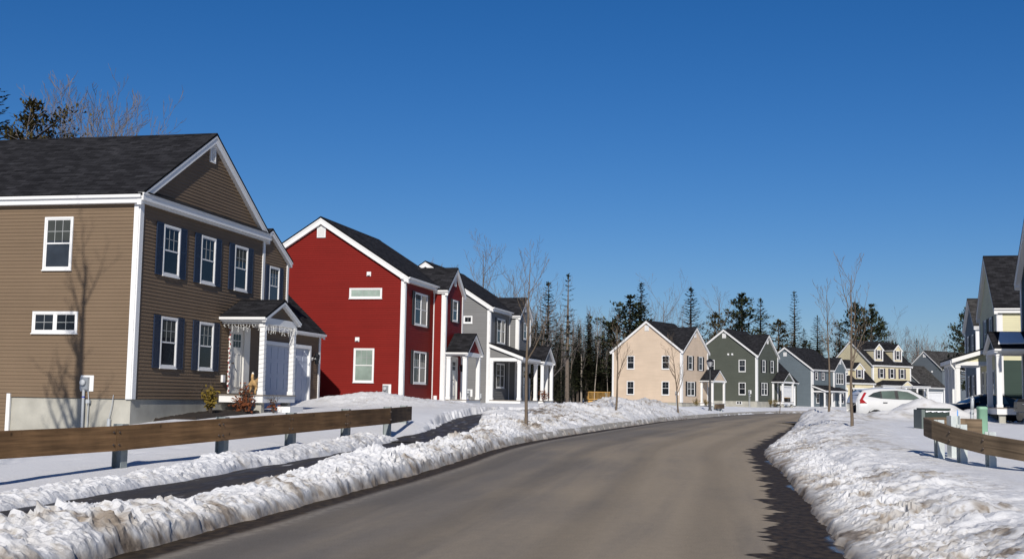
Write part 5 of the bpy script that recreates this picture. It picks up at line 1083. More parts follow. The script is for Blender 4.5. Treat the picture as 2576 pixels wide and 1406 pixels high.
def guardrails():
    e = empty('guardrail', (-4.5, 20, .5), 0, 'long brown timber guardrail on steel posts along the left pavement', 'guardrail'); inv = Matrix.Translation((4.5, -20, -.5))
    pts = [(-9.3, 14.6, .80), (-7.98, 17.4, .862), (-6.64, 20.57, .912), (-5.50, 23.2, 1.01), (-4.73, 26.3, 1.07), (-3.90, 29.1, 1.135), (-3.20, 32.7, 1.175), (-2.98, 37.0, 1.195)]
    cuts = [0, 1, 2, 4, 6, 7]
    def add(o): o.matrix_parent_inverse = inv; return o
    for k in range(len(cuts) - 1):
        mb = MB(); seg = [Vector(p) for p in pts[cuts[k]:cuts[k + 1] + 1]]
        if k: seg[0] = seg[0].lerp(seg[1], .004)
        beam_uv(mb, [tuple(p) for p in seg], -.415, 0, .10, -1); mb.mesh_off = k; add(mb.build('rail_plank', M['rail'], e))
    for i in range(1, len(pts)):
        p = Vector(pts[i]); d = (Vector(pts[min(i + 1, len(pts) - 1)]) - Vector(pts[i - 1])); ang = math.atan2(d.y, d.x); n = Vector((-math.sin(ang), math.cos(ang), 0)); q = p + n * .22 + d.normalized() * (.0175 * p.y if i < len(pts) - 1 else 0)
        if i == len(pts) - 1: q = q - d.normalized() * .25
        add(steel_post(e, q.x, q.y, gz(q.x, q.y) - .6, p.z + (.03 if i > 1 else .0), ang, .16, .2, 'galv_shaded'))
    for i in range(1, len(pts) - 1):
        p = Vector(pts[i]); d = (Vector(pts[i + 1]) - Vector(pts[i - 1])); d.z = 0; d.normalize(); n = Vector((d.y, -d.x, 0))
        for u in (-.07, .07):
            for z in (-.10, -.31):
                c = p + d * u + Vector((0, 0, z)); b = MB(); b.tube(c - n * .01, c + n * .018, .020, .016, 6, True); add(b.build('bolt', M['rust'], e))
    # right side: curved return end
    e = empty('guardrail', (8.4, 22, .4), 0, 'weathered timber guardrail with a curved end at the right edge', 'guardrail'); inv = Matrix.Translation((-8.4, -22, -.4))
    main = [(10.3, 18.2, .72), (9.60, 19.9, .80), (9.07, 21.1, .89), (8.62, 22.1, .985), (8.32, 22.95, 1.10), (8.20, 23.6, 1.20), (8.21, 24.05, 1.245), (8.33, 24.45, 1.26), (8.58, 24.75, 1.26), (8.95, 24.85, 1.265)]
    mb = MB(); beam_uv(mb, main[:4], -.35, 0, .09, 1); add(mb.build('rail_plank', M['rail_grey'], e)); mb = MB(); beam_uv(mb, [tuple(Vector(main[3]).lerp(Vector(main[4]), .005))] + main[4:], -.35, 0, .09, 1); add(mb.build('rail_plank', M['rail_grey'], e))
    mb = MB(); beam_uv(mb, [(8.98, 24.85, 1.25), (9.3, 24.83, 1.245), (9.62, 24.75, 1.24)], -.30, 0, .09, 1); add(mb.build('rail_plank', M['rail_grey'], e, label='tan short return plank behind the curved end'))
    for (px0, px1, Y, zt) in ((2353, 2372, 23.85, 1.22), (2408, 2431, 23.1, 1.15), (2477, 2506, 22.35, 1.035), (2585, 2615, 21.6, .90)):
        p = at((px0 + px1) / 2, 1100, Y); add(steel_post(e, p.x, Y, gz(p.x, Y) - .7, zt, R_(16), .15, .13))
    p = at(2397, 1100, 24.4); add(steel_post(e, p.x, 24.35, gz(p.x, 24.3) - .7, 1.30, R_(100), .17, .2))
    for p in main[1:5]:
        for z in (-.1, -.25): b = MB(); b.tube((p[0] - .03, p[1], p[2] + z), (p[0] + .0, p[1], p[2] + z), .02, .02, 6, True); add(b.build('bolt', M['rust'], e))
    # short barrier by the lamp
    e = empty('guardrail', (15.2, 90, .8), 0, 'short wooden guardrail beside the street lamp before the beige house', 'guardrail'); inv = Matrix.Translation((-15.2, -90, -.8))
    p0 = at(1797, 1016, 90); p1 = at(1817, 1016, 91.5); mb = MB(); beam_uv(mb, [tuple(p0), tuple(p0.lerp(p1, .75)), (p1.x + .2, p1.y + .8, p1.z)], -.34, 0, .1, 1); add(mb.build('rail_plank', M['rail_grey'], e))
    for t in (.1, .45, .85):
        q = p0.lerp(p1, t); add(steel_post(e, q.x, q.y + .2, gz(q.x, q.y) - .5, q.z - .02, .5, .15, .15))

# ------------------------------------------------------------------ vehicles (x forward, y left, z up)
def carpaint(name, c, coat=.6):
    m = plain(name, c, .35, .02, 1.5, coat=coat); return m
M['white_paint'] = carpaint('white_car_paint', (.55, .56, .57)); M['dark_paint'] = carpaint('black_car_paint', (.008, .009, .012)); M['tyre'] = plain('tyre_rubber', (.02, .02, .02), .8, .15, 8); M['alloy'] = plain('alloy_rim', (.45, .46, .48), .3, .05, 3, metal=.9)
M['tail'] = plain('red_tail_lamp', (.30, .010, .010), .15, .15, 9, coat=1); M['head'] = plain('clear_lamp', (.55, .52, .48), .1, .1, 9, coat=1); M['amber'] = plain('amber_lamp', (.75, .20, .02), .2, .1, 9, coat=1); M['carglass'] = glass_mat('car_glass', (.022, .03, .03), .03); M['cargreen'] = glass_mat('tinted_see_through_glass', (.10, .135, .12), .05); M['plastic'] = plain('black_plastic', (.02, .02, .022), .6, .1, 5)
def car(name, loc, rz, label, paint, prof, W, wheels, tail, head, side_glass, handles, wr=.34):
    """prof: list of (x, z_under, z_belt, z_roof, half_belt, half_roof)."""
    e = empty(name, loc, rz, label, 'car'); xs = [p[0] for p in prof]
    ip = lambda x, k: float(np.interp(x, xs, [p[k] for p in prof]))
    mb = MB(); rings = []; X = sorted(set(list(np.linspace(xs[0], xs[-1], 45)) + xs))
    for x in X:
        zu, zb, zt, hb, hr = [ip(x, k) for k in (1, 2, 3, 4, 5)]; zm = (zu + zb) / 2
        half = [(0, zu), (hb * .86, zu), (hb * .97, zu + (zm - zu) * .35), (hb * 1.0, zm), (hb * .985, zb - .03), (hb * .95, zb), (hb * .95 + (hr - hb * .95) * .5, zb + (zt - zb) * .43), (hr, zb + (zt - zb) * .86), (hr * .86, zt - (zt - zb) * .03), (0, zt + .02 * min(1, (zt - zb) * 3))]
        rings.append([(x, y, z) for y, z in half] + [(x, -y, z) for y, z in half[-2:0:-1]])
    n = len(rings[0])
    for r in rings: mb.v.extend(r)
    for i in range(len(rings) - 1):
        for k in range(n): j = (k + 1) % n; mb.f.append((i * n + k, i * n + j, (i + 1) * n + j, (i + 1) * n + k)); mb.mi.append(0); mb.uv.append([(0, 0)] * 4)
    for r in (0, len(rings) - 1): mb.f.append(tuple(r * n + k for k in range(n))); mb.mi.append(0); mb.uv.append([(0, 0)] * n)
    mb.build('body', M[paint], e, True)
    def side_y(x, z):
        zb, zt, hb, hr = ip(x, 2), ip(x, 3), ip(x, 4), ip(x, 5); t = np.clip((z - zb) / max(.01, (zt - zb) * .86), 0, 1)
        if z < zb: return hb * (.985 if z > zb - .1 else 1.0)
        return hb * .95 + (hr - hb * .95) * t
    def panel(nm, poly, mat, off=.006, par=e, sub=6):
        for sg in (-1, 1):
            p = MB(); c = Vector((sum(q[0] for q in poly) / len(poly), 0, sum(q[1] for q in poly) / len(poly))); pts = []
            for i in range(len(poly)):
                a, b = poly[i], poly[(i + 1) % len(poly)]
                for k in range(sub): pts.append((a[0] + (b[0] - a[0]) * k / sub, a[1] + (b[1] - a[1]) * k / sub))
            P3 = lambda q: (q[0], sg * (side_y(q[0], q[1]) + off), q[1])
            for ring in range(4):
                f0, f1 = ring / 4, (ring + 1) / 4
                for i in range(len(pts)):
                    a, b = pts[i], pts[(i + 1) % len(pts)]; l = lambda q, f: (c.x + (q[0] - c.x) * f, c.z + (q[1] - c.z) * f)
                    p.face([P3(l(a, f0)), P3(l(b, f0)), P3(l(b, f1)), P3(l(a, f1))][1 if ring == 0 else 0:])
            o = p.build(nm, M[mat], par)
    for poly, mat in side_glass: panel('side_window', poly, mat, .008)
    panel('window_trim', side_trim(side_glass), 'plastic', .003) if side_glass else None
    for poly, mat, nm in tail + head: panel(nm, poly, mat, .012)
    # windscreen and rear glass
    for (x0, z0, x1, z1, k0, k1, nm) in wheels['glass']:
        p = MB(); dx = -.012 if x1 > x0 else .012
        p.face([(x0 + dx, -ip(x0, 4) * k0, z0 + .012), (x0 + dx, ip(x0, 4) * k0, z0 + .012), (x1 + dx, ip(x1, 5) * k1, z1 + .012), (x1 + dx, -ip(x1, 5) * k1, z1 + .012)]); p.build(nm, M['carglass'], e)
    for x in wheels['x']:
        for sg in (-1, 1):
            t = MB(); y = sg * (ip(x, 4) - .085)
            prof2 = [(wr * .62, -.1), (wr * .95, -.105), (wr, -.07), (wr, .07), (wr * .95, .105), (wr * .62, .1)]; t.lathe(prof2, 24, (x, y, wr), 'y'); o = t.build('wheel', M['tyre'], e, True)
            r = MB(); r.lathe([(wr * .64, -.095), (wr * .6, .0), (wr * .64, .095)], 24, (x, y, wr), 'y')
            for k in range(6):
                a = k * math.pi / 3; r.tube((x, y + sg * .07, wr), (x + wr * .6 * math.cos(a), y + sg * .08, wr + wr * .6 * math.sin(a)), .05, .03, 5)
            r.build('rim', M['alloy'], o)
            a = MB(); a.lathe([(wr * 1.17, -.01), (wr * 1.17, .012), (wr * .98, .012), (wr * .98, -.01)], 24, (x, sg * (ip(x, 4) - .004), wr * 1.02), 'y'); a.build('wheel_arch', M['plastic'], e)
    for (x, z) in handles:
        for sg in (-1, 1): h = MB(); y = sg * (side_y(x, z) + .02); h.box(x - .1, x + .1, y - .015, y + .015, z - .015, z + .015); h.build('door_handle', M['plastic'] if paint == 'white_paint' else M['alloy'], e)
    mx = wheels['mirror']
    for sg in (-1, 1): h = MB(); y = sg * (side_y(mx[0], mx[1]) + .10); h.lathe([(0, -.09), (.075, -.08), (.09, 0), (.075, .08), (0, .09)], 10, (mx[0], y, mx[1]), 'y'); h.build('mirror', M[paint], e, True)
    return e
def side_trim(sg):
    xs = [q[0] for poly, m in sg for q in poly]; pts = [q for poly, m in sg for q in poly]; c = Vector((sum(p[0] for p in pts) / len(pts), sum(p[1] for p in pts) / len(pts)))
    # convex outline of all panes, grown a little
    P = sorted(set((round(a, 3), round(b, 3)) for a, b in pts)); hull = []
    for seq in (P, P[::-1]):
        h = []
        for p in seq:
            while len(h) >= 2 and (h[-1][0] - h[-2][0]) * (p[1] - h[-2][1]) - (h[-1][1] - h[-2][1]) * (p[0] - h[-2][0]) <= 0: h.pop()
            h.append(p)
        hull += h[:-1]
    return [(c.x + (a - c.x) * 1.03, c.y + (b - c.y) * 1.07) for a, b in hull]
def vehicles():
    p = at(2146, 1000, 55.6); q = at(2378, 1000, 56.2); cx = (p.x + q.x) / 2
    prof = [(-2.22, .55, .90, 1.0, .72, .66), (-2.18, .38, 1.05, 1.2, .83, .70), (-2.05, .32, 1.14, 1.45, .87, .68), (-1.8, .28, 1.18, 1.60, .895, .66), (-1.2, .24, 1.18, 1.685, .91, .655), (-.3, .23, 1.16, 1.70, .91, .655), (.3, .23, 1.13, 1.65, .91, .655), (.85, .24, 1.10, 1.38, .91, .69), (1.25, .25, 1.06, 1.14, .90, .78), (1.75, .28, .97, 1.04, .87, .76), (2.1, .32, .82, .90, .80, .68), (2.26, .42, .66, .72, .66, .55)]
    sg = [([(-1.68, 1.30), (-1.12, 1.22), (-1.12, 1.53), (-1.40, 1.46)], 'carglass'), ([(-1.06, 1.22), (-.45, 1.20), (-.45, 1.57), (-1.06, 1.54)], 'cargreen'), ([(-.30, 1.19), (.76, 1.18), (.42, 1.40), (.15, 1.52), (-.30, 1.57)], 'cargreen')]
    car('parked_car', (cx, 56.0, .56), R_(2), 'white crossover car half hidden behind the ploughed snow pile', 'white_paint', prof, 1.82, dict(x=(-1.36, 1.29), glass=[(-2.1, 1.34, -1.88, 1.56, .76, .92, 'rear_window'), (1.25, 1.13, .42, 1.60, .84, .92, 'windscreen')], mirror=(.78, 1.20)),
        [([(-2.10, .98), (-1.78, .99), (-1.96, 1.15), (-2.09, 1.15)], 'tail', 'tail_light'), ([(-2.07, 1.155), (-1.96, 1.155), (-1.74, 1.46), (-1.85, 1.48)], 'tail', 'tail_light')], [([(1.72, .80), (2.12, .66), (2.08, .80), (1.78, .90)], 'head', 'headlight'), ([(1.62, .86), (1.76, .82), (1.78, .90), (1.66, .92)], 'amber', 'indicator')], sg, ((-.95, 1.03), (.15, 1.01)), .36)
    prof = [(-2.36, .5, .80, .86, .72, .6), (-2.28, .30, .95, 1.0, .85, .7), (-1.6, .22, .98, 1.04, .90, .72), (-1.05, .2, .96, 1.28, .91, .60), (-.55, .2, .94, 1.42, .91, .57), (.2, .2, .92, 1.44, .91, .57), (.75, .2, .92, 1.28, .91, .62), (1.25, .2, .93, 1.0, .90, .75), (1.9, .22, .84, .90, .87, .74), (2.3, .28, .70, .76, .76, .62), (2.42, .4, .58, .62, .6, .5)]
    sg = [([(-1.25, 1.0), (-.72, .99), (-.62, 1.32), (-.85, 1.27)], 'carglass'), ([(-.66, .99), (.10, .97), (.10, 1.36), (-.56, 1.335)], 'cargreen'), ([(.17, .97), (.95, .98), (.55, 1.27), (.17, 1.355)], 'carglass')]
    a = at(2370, 1000, 58.4); car('parked_car', (a.x + 2.2, 58.4, .64), R_(182), 'dark sedan parked beyond the white crossover, partly behind the white porch posts', 'dark_paint', prof, 1.8, dict(x=(-1.35, 1.42), glass=[(-1.55, 1.04, -.62, 1.39, .74, .92, 'rear_window'), (1.22, 1.0, .42, 1.38, .84, .92, 'windscreen')], mirror=(.85, 1.03)),
        [([(-2.3, .72), (-1.95, .76), (-1.95, .92), (-2.25, .92)], 'tail', 'tail_light')], [([(1.85, .66), (2.28, .58), (2.2, .70), (1.9, .80)], 'head', 'headlight')], sg, ((-.55, .86), (.35, .84)), .33)

# ------------------------------------------------------------------ street furniture and small things
def boxes():
    # pad transformer
    x0 = at(2318, 1045, 36); x1 = at(2389, 1045, 36); e = empty('utility_cabinet', (x0.x, 36, .7), 0, 'dark green utility cabinet with snow on its rim, behind the curved guardrail end', 'cabinet'); w = x1.x - x0.x
    M['cab'] = plain('green_cabinet_paint', (.015, .029, .022), .5, .15, 3); M['cab_l'] = plain('grey_cabinet_side', (.11, .135, .125), .5, .1, 3); M['ped'] = plain('pale_green_plastic', (.20, .36, .25), .5, .08, 2); M['snowcap'] = plain('snow_cap', (.85, .86, .88), .7, .05, 9, bump=.4); M['pale_green'] = plain('pale_green_box_paint', (.33, .40, .36), .6, .08, 3)
    m = MB(); m.box(.1, w, 0, .7, -.1, .66); m.build('cabinet_body', M['cab'], e); m = MB(); m.box(0, .098, -.02, .7, -.1, .675); m.build('cabinet_end', M['cab_l'], e); m = MB(); m.box(.1, w + .02, -.04, .72, .661, .72); m.build('lid', M['cab'], e); m = MB(); m.box(.0, w * .42, -.02, .03, .615, .65)
    s = MB()
    for k in range(12): a = .12 + (w - .14) * k / 12; s.box(a, a + (w - .14) / 12 - .001, -.03, -.001, .60 + .01 * (k % 3), .64)
    tag(s.build('snow_cap', M['snowcap']), 'thin line of snow along the rim of the green cabinet', 'snow'); bpy.data.objects['snow_cap'].location = (x0.x, 36 - .012, .7)
    # pedestal
    p0 = at(2471, 1063, 33); g = gz(p0.x, 33); e = empty('utility_pedestal', (p0.x, 33, g - .1), 0, 'mint green rounded utility pedestal in front of the white porch', 'pedestal'); h = at(2471, 1022, 33).z - g + .1; r = .125; pr = []
    b = MB()
    def ring(z, s): return [(math.copysign(abs(math.cos(t)) ** .5, math.cos(t)) * r * s, math.copysign(abs(math.sin(t)) ** .5, math.sin(t)) * r * s, z) for t in [i * math.pi / 10 for i in range(20)]]
    zs = [(0, 1), (h - .09, 1), (h - .085, 1.06), (h - .04, 1.06), (h - .012, .96), (h, .75)]
    for z, s in zs: b.v.extend(ring(z, s))
    for i in range(len(zs) - 1):
        for k in range(20): j = (k + 1) % 20; b.f.append((i * 20 + k, i * 20 + j, (i + 1) * 20 + j, (i + 1) * 20 + k)); b.mi.append(0); b.uv.append([(0, 0)] * 4)
    b.f.append(tuple((len(zs) - 1) * 20 + k for k in range(20))); b.mi.append(0); b.uv.append([(0, 0)] * 20); b.build('pedestal_body', M['ped'], e, True)
    # grey pipe marker wrapped in tape
    p0 = at(2443, 1064, 33.2); g = gz(p0.x, 33.2); e = empty('marker_post', (p0.x, 33.2, g - .2), R_(0), 'grey wrapped pipe post between the guardrail and the mint green pedestal', 'post'); h = at(2446, 995, 33.2).z - g + .2; b = MB(); b.path([(0, 0, 0), (.01, 0, h * .35), (.035, 0, h * .7), (.045, 0, h - .06)], [.05, .05, .046, .046], 10); b.path([(.045, 0, h - .06), (.05, .0, h)], [.03, .012], 8); b.build('pipe', M['pvc'], e, True); b = MB(); b.tube((.02, 0, h * .6), (.03, 0, h * .64), .055, .055, 10, True); b.build('tape_band', M['metal_grey'], e); b = MB(); b.tube((.042, 0, h * .9), (.046, 0, h * .93), .055, .05, 10, True); b.build('tape_band', M['metal_grey'], e)
    M['bluef'] = plain('blue_ribbon', (.10, .28, .62), .6, .15, 12)
    p0 = at(2408, 1062, 30.5); g = gz(p0.x, 30.5); e = empty('marker_flag', (p0.x, 30.5, g - .1), 0, 'small blue ribbon marker standing in the snow beside the pale green box', 'marker'); h = at(2408, 1030, 30.5).z - g + .1; b = MB(); b.tube((0, 0, 0), (.01, 0, h), .012, .01, 5); b.build('stake', M['bluef'], e); b = MB(); b.face([(0, 0, h), (.035, .01, h - .05), (.02, .02, h * .55), (-.01, 0, h * .5)]); b.face([(0, 0, h * .7), (-.035, .02, h * .6), (-.03, .0, h * .3), (.0, 0, h * .35)]); b.build('ribbon', M['bluef'], e)
    # lamp post
    p0 = at(1786, 1030, 86); e = empty('street_lamp', (p0.x, 86, gz(p0.x, 86) - .2), 0, 'black post top street lamp before the beige house porch', 'street lamp'); h = at(1786, 902, 86).z - e.location.z; b = MB(); b.lathe([(.13, 0), (.13, .25), (.10, .3), (.10, .8), (.075, .85), (.06, h - .8), (.05, h - .78), (.09, h - .74), (.09, h - .70), (.05, h - .68)], 14); b.build('post', M['black'], e, True)
    b = MB(); b.lathe([(.0, h - .62), (.11, h - .62), (.13, h - .58), (.06, h - .68)], 14); b.lathe([(.26, h - .22), (.27, h - .18), (.20, h - .10), (.08, h - .03), (.03, h), (0, h + .01)], 14)
    for k in range(6): a = k * math.pi / 3; b.tube((.13 * math.cos(a), .13 * math.sin(a), h - .58), (.255 * math.cos(a), .255 * math.sin(a), h - .2), .012, .012, 4)
    b.build('lantern_cap', M['black'], e); b = MB(); b.lathe([(.115, h - .59), (.235, h - .215)], 14); b.build('lamp_globe', glass_mat('lamp_globe_glass', (.30, .31, .33), .2), e, True)
    # rear deck of the beige house
    p0 = at(1480, 1012, 138); p1 = at(1540, 1012, 138); e = empty('wooden_deck', (p0.x, 138, 0), 0, 'new yellow wood deck with railing at the back corner of the beige house', 'deck'); w = p1.x - p0.x + .6; zt = at(1500, 985, 138).z; zf = at(1500, 1007, 138).z
    m = MB(); m.box(0, w, -.0, 3, zf - .25, zf); m.build('floor', M['deckwood'], e); m = MB(); m.box(0, w, 0, .09, zt - .06, zt); m.box(0, w, .02, .07, zf + .1, zf + .18)
    for k in range(int(w / .14)): m.box(.03 + k * .14, .03 + k * .14 + .04, .02, .06, zf + .18, zt - .06)
    for k in range(int(3 / .14)): m.box(.02, .06, .1 + k * .14, .14 + k * .14, zf + .1, zt - .06)
    m.box(0, .09, .09, 3, zt - .06, zt); m.build('railing', M['deckwood'], e)
    for x in (.05, w / 2, w - .1): m = MB(); m.box(x, x + .1, .05, .15, -.2 + gz(p0.x, 138), zf - .26); m.build('leg', M['deckwood'], e)
    # gas meter by the beige house, bin on the sage porch, grill at the right edge
    p = at(1877 - 0 * 1, 1010, 129); hb = HOUSES['beige']
    mw = hb.matrix_basis; q = mw @ Vector((.25, -.25, 0)); 
    l = FL(); g_ = mw @ l.P(-3.9, -.3, .18); e = empty('gas_meter', g_, -R_(34), 'small dark gas meter on the beige house foundation', 'gas meter'); b = MB(); b.box(-.16, .16, -.12, .08, .0, .3); b.lathe([(0, -.16), (.1, -.16), (.1, -.12), (0, -.12)], 10, (0, 0, .16), 'y'); b.build('meter_body', M['metal_grey'], e); b = MB(); b.path([(-.1, 0, -.7), (-.1, 0, .1)], [.03, .03], 6); b.path([(.1, 0, .3), (.1, 0, .5), (.28, 0, .5), (.28, .1, .5)], [.025] * 4, 6); b.build('pipe', M['black'], e)
    sg = HOUSES['green'].matrix_basis; c = sg @ Vector((.9, 7.0, -.02)); e = empty('storage_box', c, -R_(36), 'black storage box with a tan lid on the sage green house porch', 'box'); b = MB(); b.box(-.25, .25, -.45, .45, .001, .5); b.build('box_body', M['black'], e); b = MB(); b.box(-.27, .27, -.47, .47, .501, .56); b.build('lid', M['deckwood'], e)
    p0 = at(2569, 1058, 45); e = empty('barbecue_grill', (p0.x + .1, 45, p0.z + .0), R_(-10), 'black covered barbecue grill on a cart at the right edge', 'grill'); h = at(2569, 1003, 45).z - p0.z
    b = MB(); b.hexa([(-.3, -.25, h * .42), (.5, -.25, h * .42), (.5, .25, h * .42), (-.3, .25, h * .42), (-.28, -.23, h * .86), (.48, -.23, h * .86), (.48, .23, h * .86), (-.28, .23, h * .86)]); b.hexa([(-.28, -.23, h * .865), (.48, -.23, h * .865), (.48, .23, h * .865), (-.28, .23, h * .865), (-.2, -.12, h), (.4, -.12, h), (.4, .12, h), (-.2, .12, h)]); b.build('hood', M['black'], e); b = MB(); b.box(-.5, -.31, -.2, .2, h * .55, h * .58); b.box(-.22, .42, -.2, .2, .1, h * .40); b.build('cart', M['plastic'], e)
    for x in (-.2, .42): b = MB(); b.lathe([(0, -.03), (.11, -.03), (.11, .03), (0, .03)], 14, (x, -.23, .11), 'y'); b.build('wheel', M['tyre'], e)
    b = MB(); b.path([(-.1, -.27, h * .75), (.3, -.27, h * .75)], [.015, .015], 6); b.build('handle', M['alloy'], e)
def dog():
    h = HOUSES['brown'].matrix_basis; base = h @ Vector((.70, 6.42, .17)); e = empty('dog', base, R_(80), 'tan dog standing on the brown house porch with tail raised, seen from behind', 'dog')
    J = [('hip', (0, 0, .40), .115), ('waist', (.20, 0, .40), .10), ('chest', (.42, 0, .39), .135), ('neck', (.56, 0, .50), .085), ('head', (.66, 0, .60), .085), ('snout', (.78, 0, .57), .045), ('nose', (.84, 0, .56), .03), ('tail0', (-.10, 0, .46), .045), ('tail1', (-.13, 0, .57), .05), ('tail2', (-.09, 0, .66), .04), ('tail3', (-.02, .03, .70), .018)]
    E = [(0, 1), (1, 2), (2, 3), (3, 4), (4, 5), (5, 6), (0, 7), (7, 8), (8, 9), (9, 10)]
    for sg in (-1, 1):
        b = len(J); J += [('thigh', (-.02, sg * .085, .33), .085), ('knee', (.05, sg * .095, .22), .05), ('hock', (-.07, sg * .09, .125), .028), ('shank', (-.055, sg * .09, .05), .026), ('paw', (-.01, sg * .09, .018), .03)]; E += [(0, b), (b, b + 1), (b + 1, b + 2), (b + 2, b + 3), (b + 3, b + 4)]
        b = len(J); J += [('shoulder', (.42, sg * .085, .31), .065), ('elbow', (.39, sg * .09, .20), .042), ('wrist', (.41, sg * .09, .09), .028), ('fpaw', (.45, sg * .09, .018), .03)]; E += [(2, b), (b, b + 1), (b + 1, b + 2), (b + 2, b + 3)]
        b = len(J); J += [('ear', (.64, sg * .055, .69), .028), ('eartip', (.64, sg * .065, .75), .008)]; E += [(4, b), (b, b + 1)]
    m = bpy.data.meshes.new('dog_body'); m.from_pydata([j[1] for j in J], E, []); o = bpy.data.objects.new('dog_body', m); COL.objects.link(o)
    md = o.modifiers.new('skin', 'SKIN'); sv = m.skin_vertices[0].data if m.skin_vertices else None
    if sv is None:
        bpy.context.view_layer.objects.active = o; bpy.ops.object.modifier_remove(modifier='skin'); o.select_set(True); bpy.ops.object.modifier_add(type='SKIN'); sv = m.skin_vertices[0].data
    for i, j in enumerate(J): sv[i].radius = (j[2], j[2])
    sv[0].use_root = True; s = o.modifiers.new('sub', 'SUBSURF'); s.levels = 2; s.render_levels = 2
    dg = bpy.context.evaluated_depsgraph_get(); me = bpy.data.meshes.new_from_object(o.evaluated_get(dg)); bpy.data.objects.remove(o)
    mt = plain('tan_fur', (.42, .27, .12), .9, .25, 7, bump=.5, bscale=60); me.materials.clear(); me.materials.append(mt); me.polygons.foreach_set('use_smooth', [True] * len(me.polygons)); b = bpy.data.objects.new('body', me); COL.objects.link(b); b.parent = e
    c = MB(); c.tube((.54, 0, .50), (.58, 0, .475), .10, .10, 12); c.build('collar', M['trim'], e)
    t = MB(); t.path([(-.09, 0, .655), (-.06, .012, .695), (-.0, .032, .712)], [.042, .034, .012], 8); t.build('tail_tip', plain('white_fur', (.75, .72, .66), .9, .1, 9), e, True)
    f = MB()
    for sg in (-1, 1): f.lathe([(0, -.012), (.010, -.006), (.010, .006), (0, .012)], 8, (.725, sg * .045, .625), 'y')
    f.lathe([(0, -.02), (.018, -.01), (.018, .01), (0, .02)], 8, (.855, 0, .575), 'y'); f.build('face', M['black'], e)
def decorations():
    h = HOUSES['brown'].matrix_basis; M['bulb'] = plain('white_string_lights', (.8, .8, .78), .4, .1, 30); M['wire'] = plain('grey_wire', (.12, .12, .13), .6, .1, 30)
    q = random.Random(4); b = MB()
    for (A, B, n) in ((Vector((.1, 5.36, 2.42)), Vector((1.5, 5.36, 2.42)), 13), (Vector((1.53, 5.4, 2.42)), Vector((1.53, 7.9, 2.42)), 26)):
        b.tube(h @ A, h @ B, .008, .008, 4)
        for i in range(n):
            p = A.lerp(B, (i + q.random() * .6) / n); l = q.uniform(.08, .33); e2 = p + Vector((q.uniform(-.03, .03), q.uniform(-.04, .04), -l)); b.tube(h @ p, h @ e2, .004, .003, 4)
            for k in range(int(l / .05)): c = p.lerp(e2, (k + .6) / (l / .05)); w = Vector((q.uniform(-.05, .05), q.uniform(-.05, .05), -.03)); b.tube(h @ c, h @ (c + w), .009, .004, 4)
    tag(b.build('icicle_lights', M['bulb']), 'white icicle lights hanging from the brown house porch beam', 'string lights')
    for y, lb in ((5.45, 'wire of string lights wound round the left porch post of the brown house'), (7.83, 'wire of string lights wound round the right porch post of the brown house')):
        b = MB(); c = Vector((1.40, y, 0)); r = .112; P = []
        for k in range(15):
            z = .3 + k * .145
            for dx, dy in ((r, -r), (r, r), (-r, r), (-r, -r)): P.append(Vector((c.x + dx, c.y + dy, z + .035 * (len(P) % 4))))
        for i in range(len(P) - 1): b.tube(h @ P[i], h @ P[i + 1], .003, .003, 4)
        tag(b.build('string_lights', M['wire']), lb, 'string lights')
    b = MB(); P = [Vector((.10 + .03 * math.sin(k * 1.3), 5.80 + .025 * math.cos(k * 1.3), .25 + k * .075)) for k in range(29)]
    M['garl'] = plain('red_garland', (.25, .03, .03), .7, .3, 20); b.cur = 0
    for i in range(len(P) - 1): b.cur = i % 2; b.tube(h @ P[i], h @ P[i + 1], .018, .018, 6)
    tag(b.build('garland', [M['garl'], M['bulb']]), 'red and white garland hanging beside the brown house front door', 'garland')
    b = MB()
    for (A, B) in ((Vector((-1.3, 15.6, 1.9)), Vector((-1.3, 17.4, 1.75))),):
        for i in range(16): p = A.lerp(B, i / 15) + Vector((0, 0, -.12 * math.sin(i / 15 * math.pi) + q.uniform(-.05, .05))); b.tube(h @ p, h @ (p + Vector((0, q.uniform(-.08, .08), q.uniform(-.12, .05)))), .014, .008, 4)
    tag(b.build('string_lights', M['bulb']), 'white light string swagged across the brown house garage front', 'string lights')
    # dark planting bed and shrubs along the brown house
    X = np.linspace(.05, 1.45, 16); Y = np.linspace(1.0, 5.6, 40); mb = MB(); V = {}
    for i, x in enumerate(X):
        for j, y in enumerate(Y):
            p = h @ Vector((x, y, 0)); ed = min(i, len(X) - 1 - i, j, len(Y) - 1 - j); z = gz(p.x, p.y) + (-.15 if ed == 0 else .05 + .05 * random.random()); V[i, j] = len(mb.v); mb.v.append((p.x, p.y, z))
    for i in range(len(X) - 1):
        for j in range(len(Y) - 1): mb.f.append((V[i, j], V[i + 1, j], V[i + 1, j + 1], V[i, j + 1])); mb.mi.append(0); mb.uv.append([(0, 0)] * 4)
    tag(mb.build('planting_bed', M['soil'], smooth=True), kind='structure')
    def sh(x, y, r, hh, leaf, lb, seed, n=100, st=9): p = h @ Vector((x, y, 0)); return shrub('shrub', p.x, p.y, gz(p.x, p.y), r, hh, leaf, lb, seed, n, st)
    sh(.75, 3.35, .40, .85, 'leaf_yellow', 'yellow green shrub against the brown house foundation', 41, 230, 12); sh(1.1, 5.0, .22, .85, 'leaf_red', 'upright russet shrub before the brown house porch corner', 42, 110, 18); sh(1.3, 4.45, .42, .45, 'leaf_red', 'low spreading russet shrub left of the upright one', 43, 130, 10); sh(1.72, 5.75, .2, .5, 'leaf_red', 'tiny bare shrub before the brown house porch deck', 44, 24, 7)
    def ht(nm, x, y, r, hh, leaf, lb, seed, n=120): H = HOUSES[nm].matrix_basis; p = H @ Vector((x, y, 0)); shrub('shrub', p.x, p.y, gz(p.x, p.y), r, hh, leaf, lb, seed, n, 10)
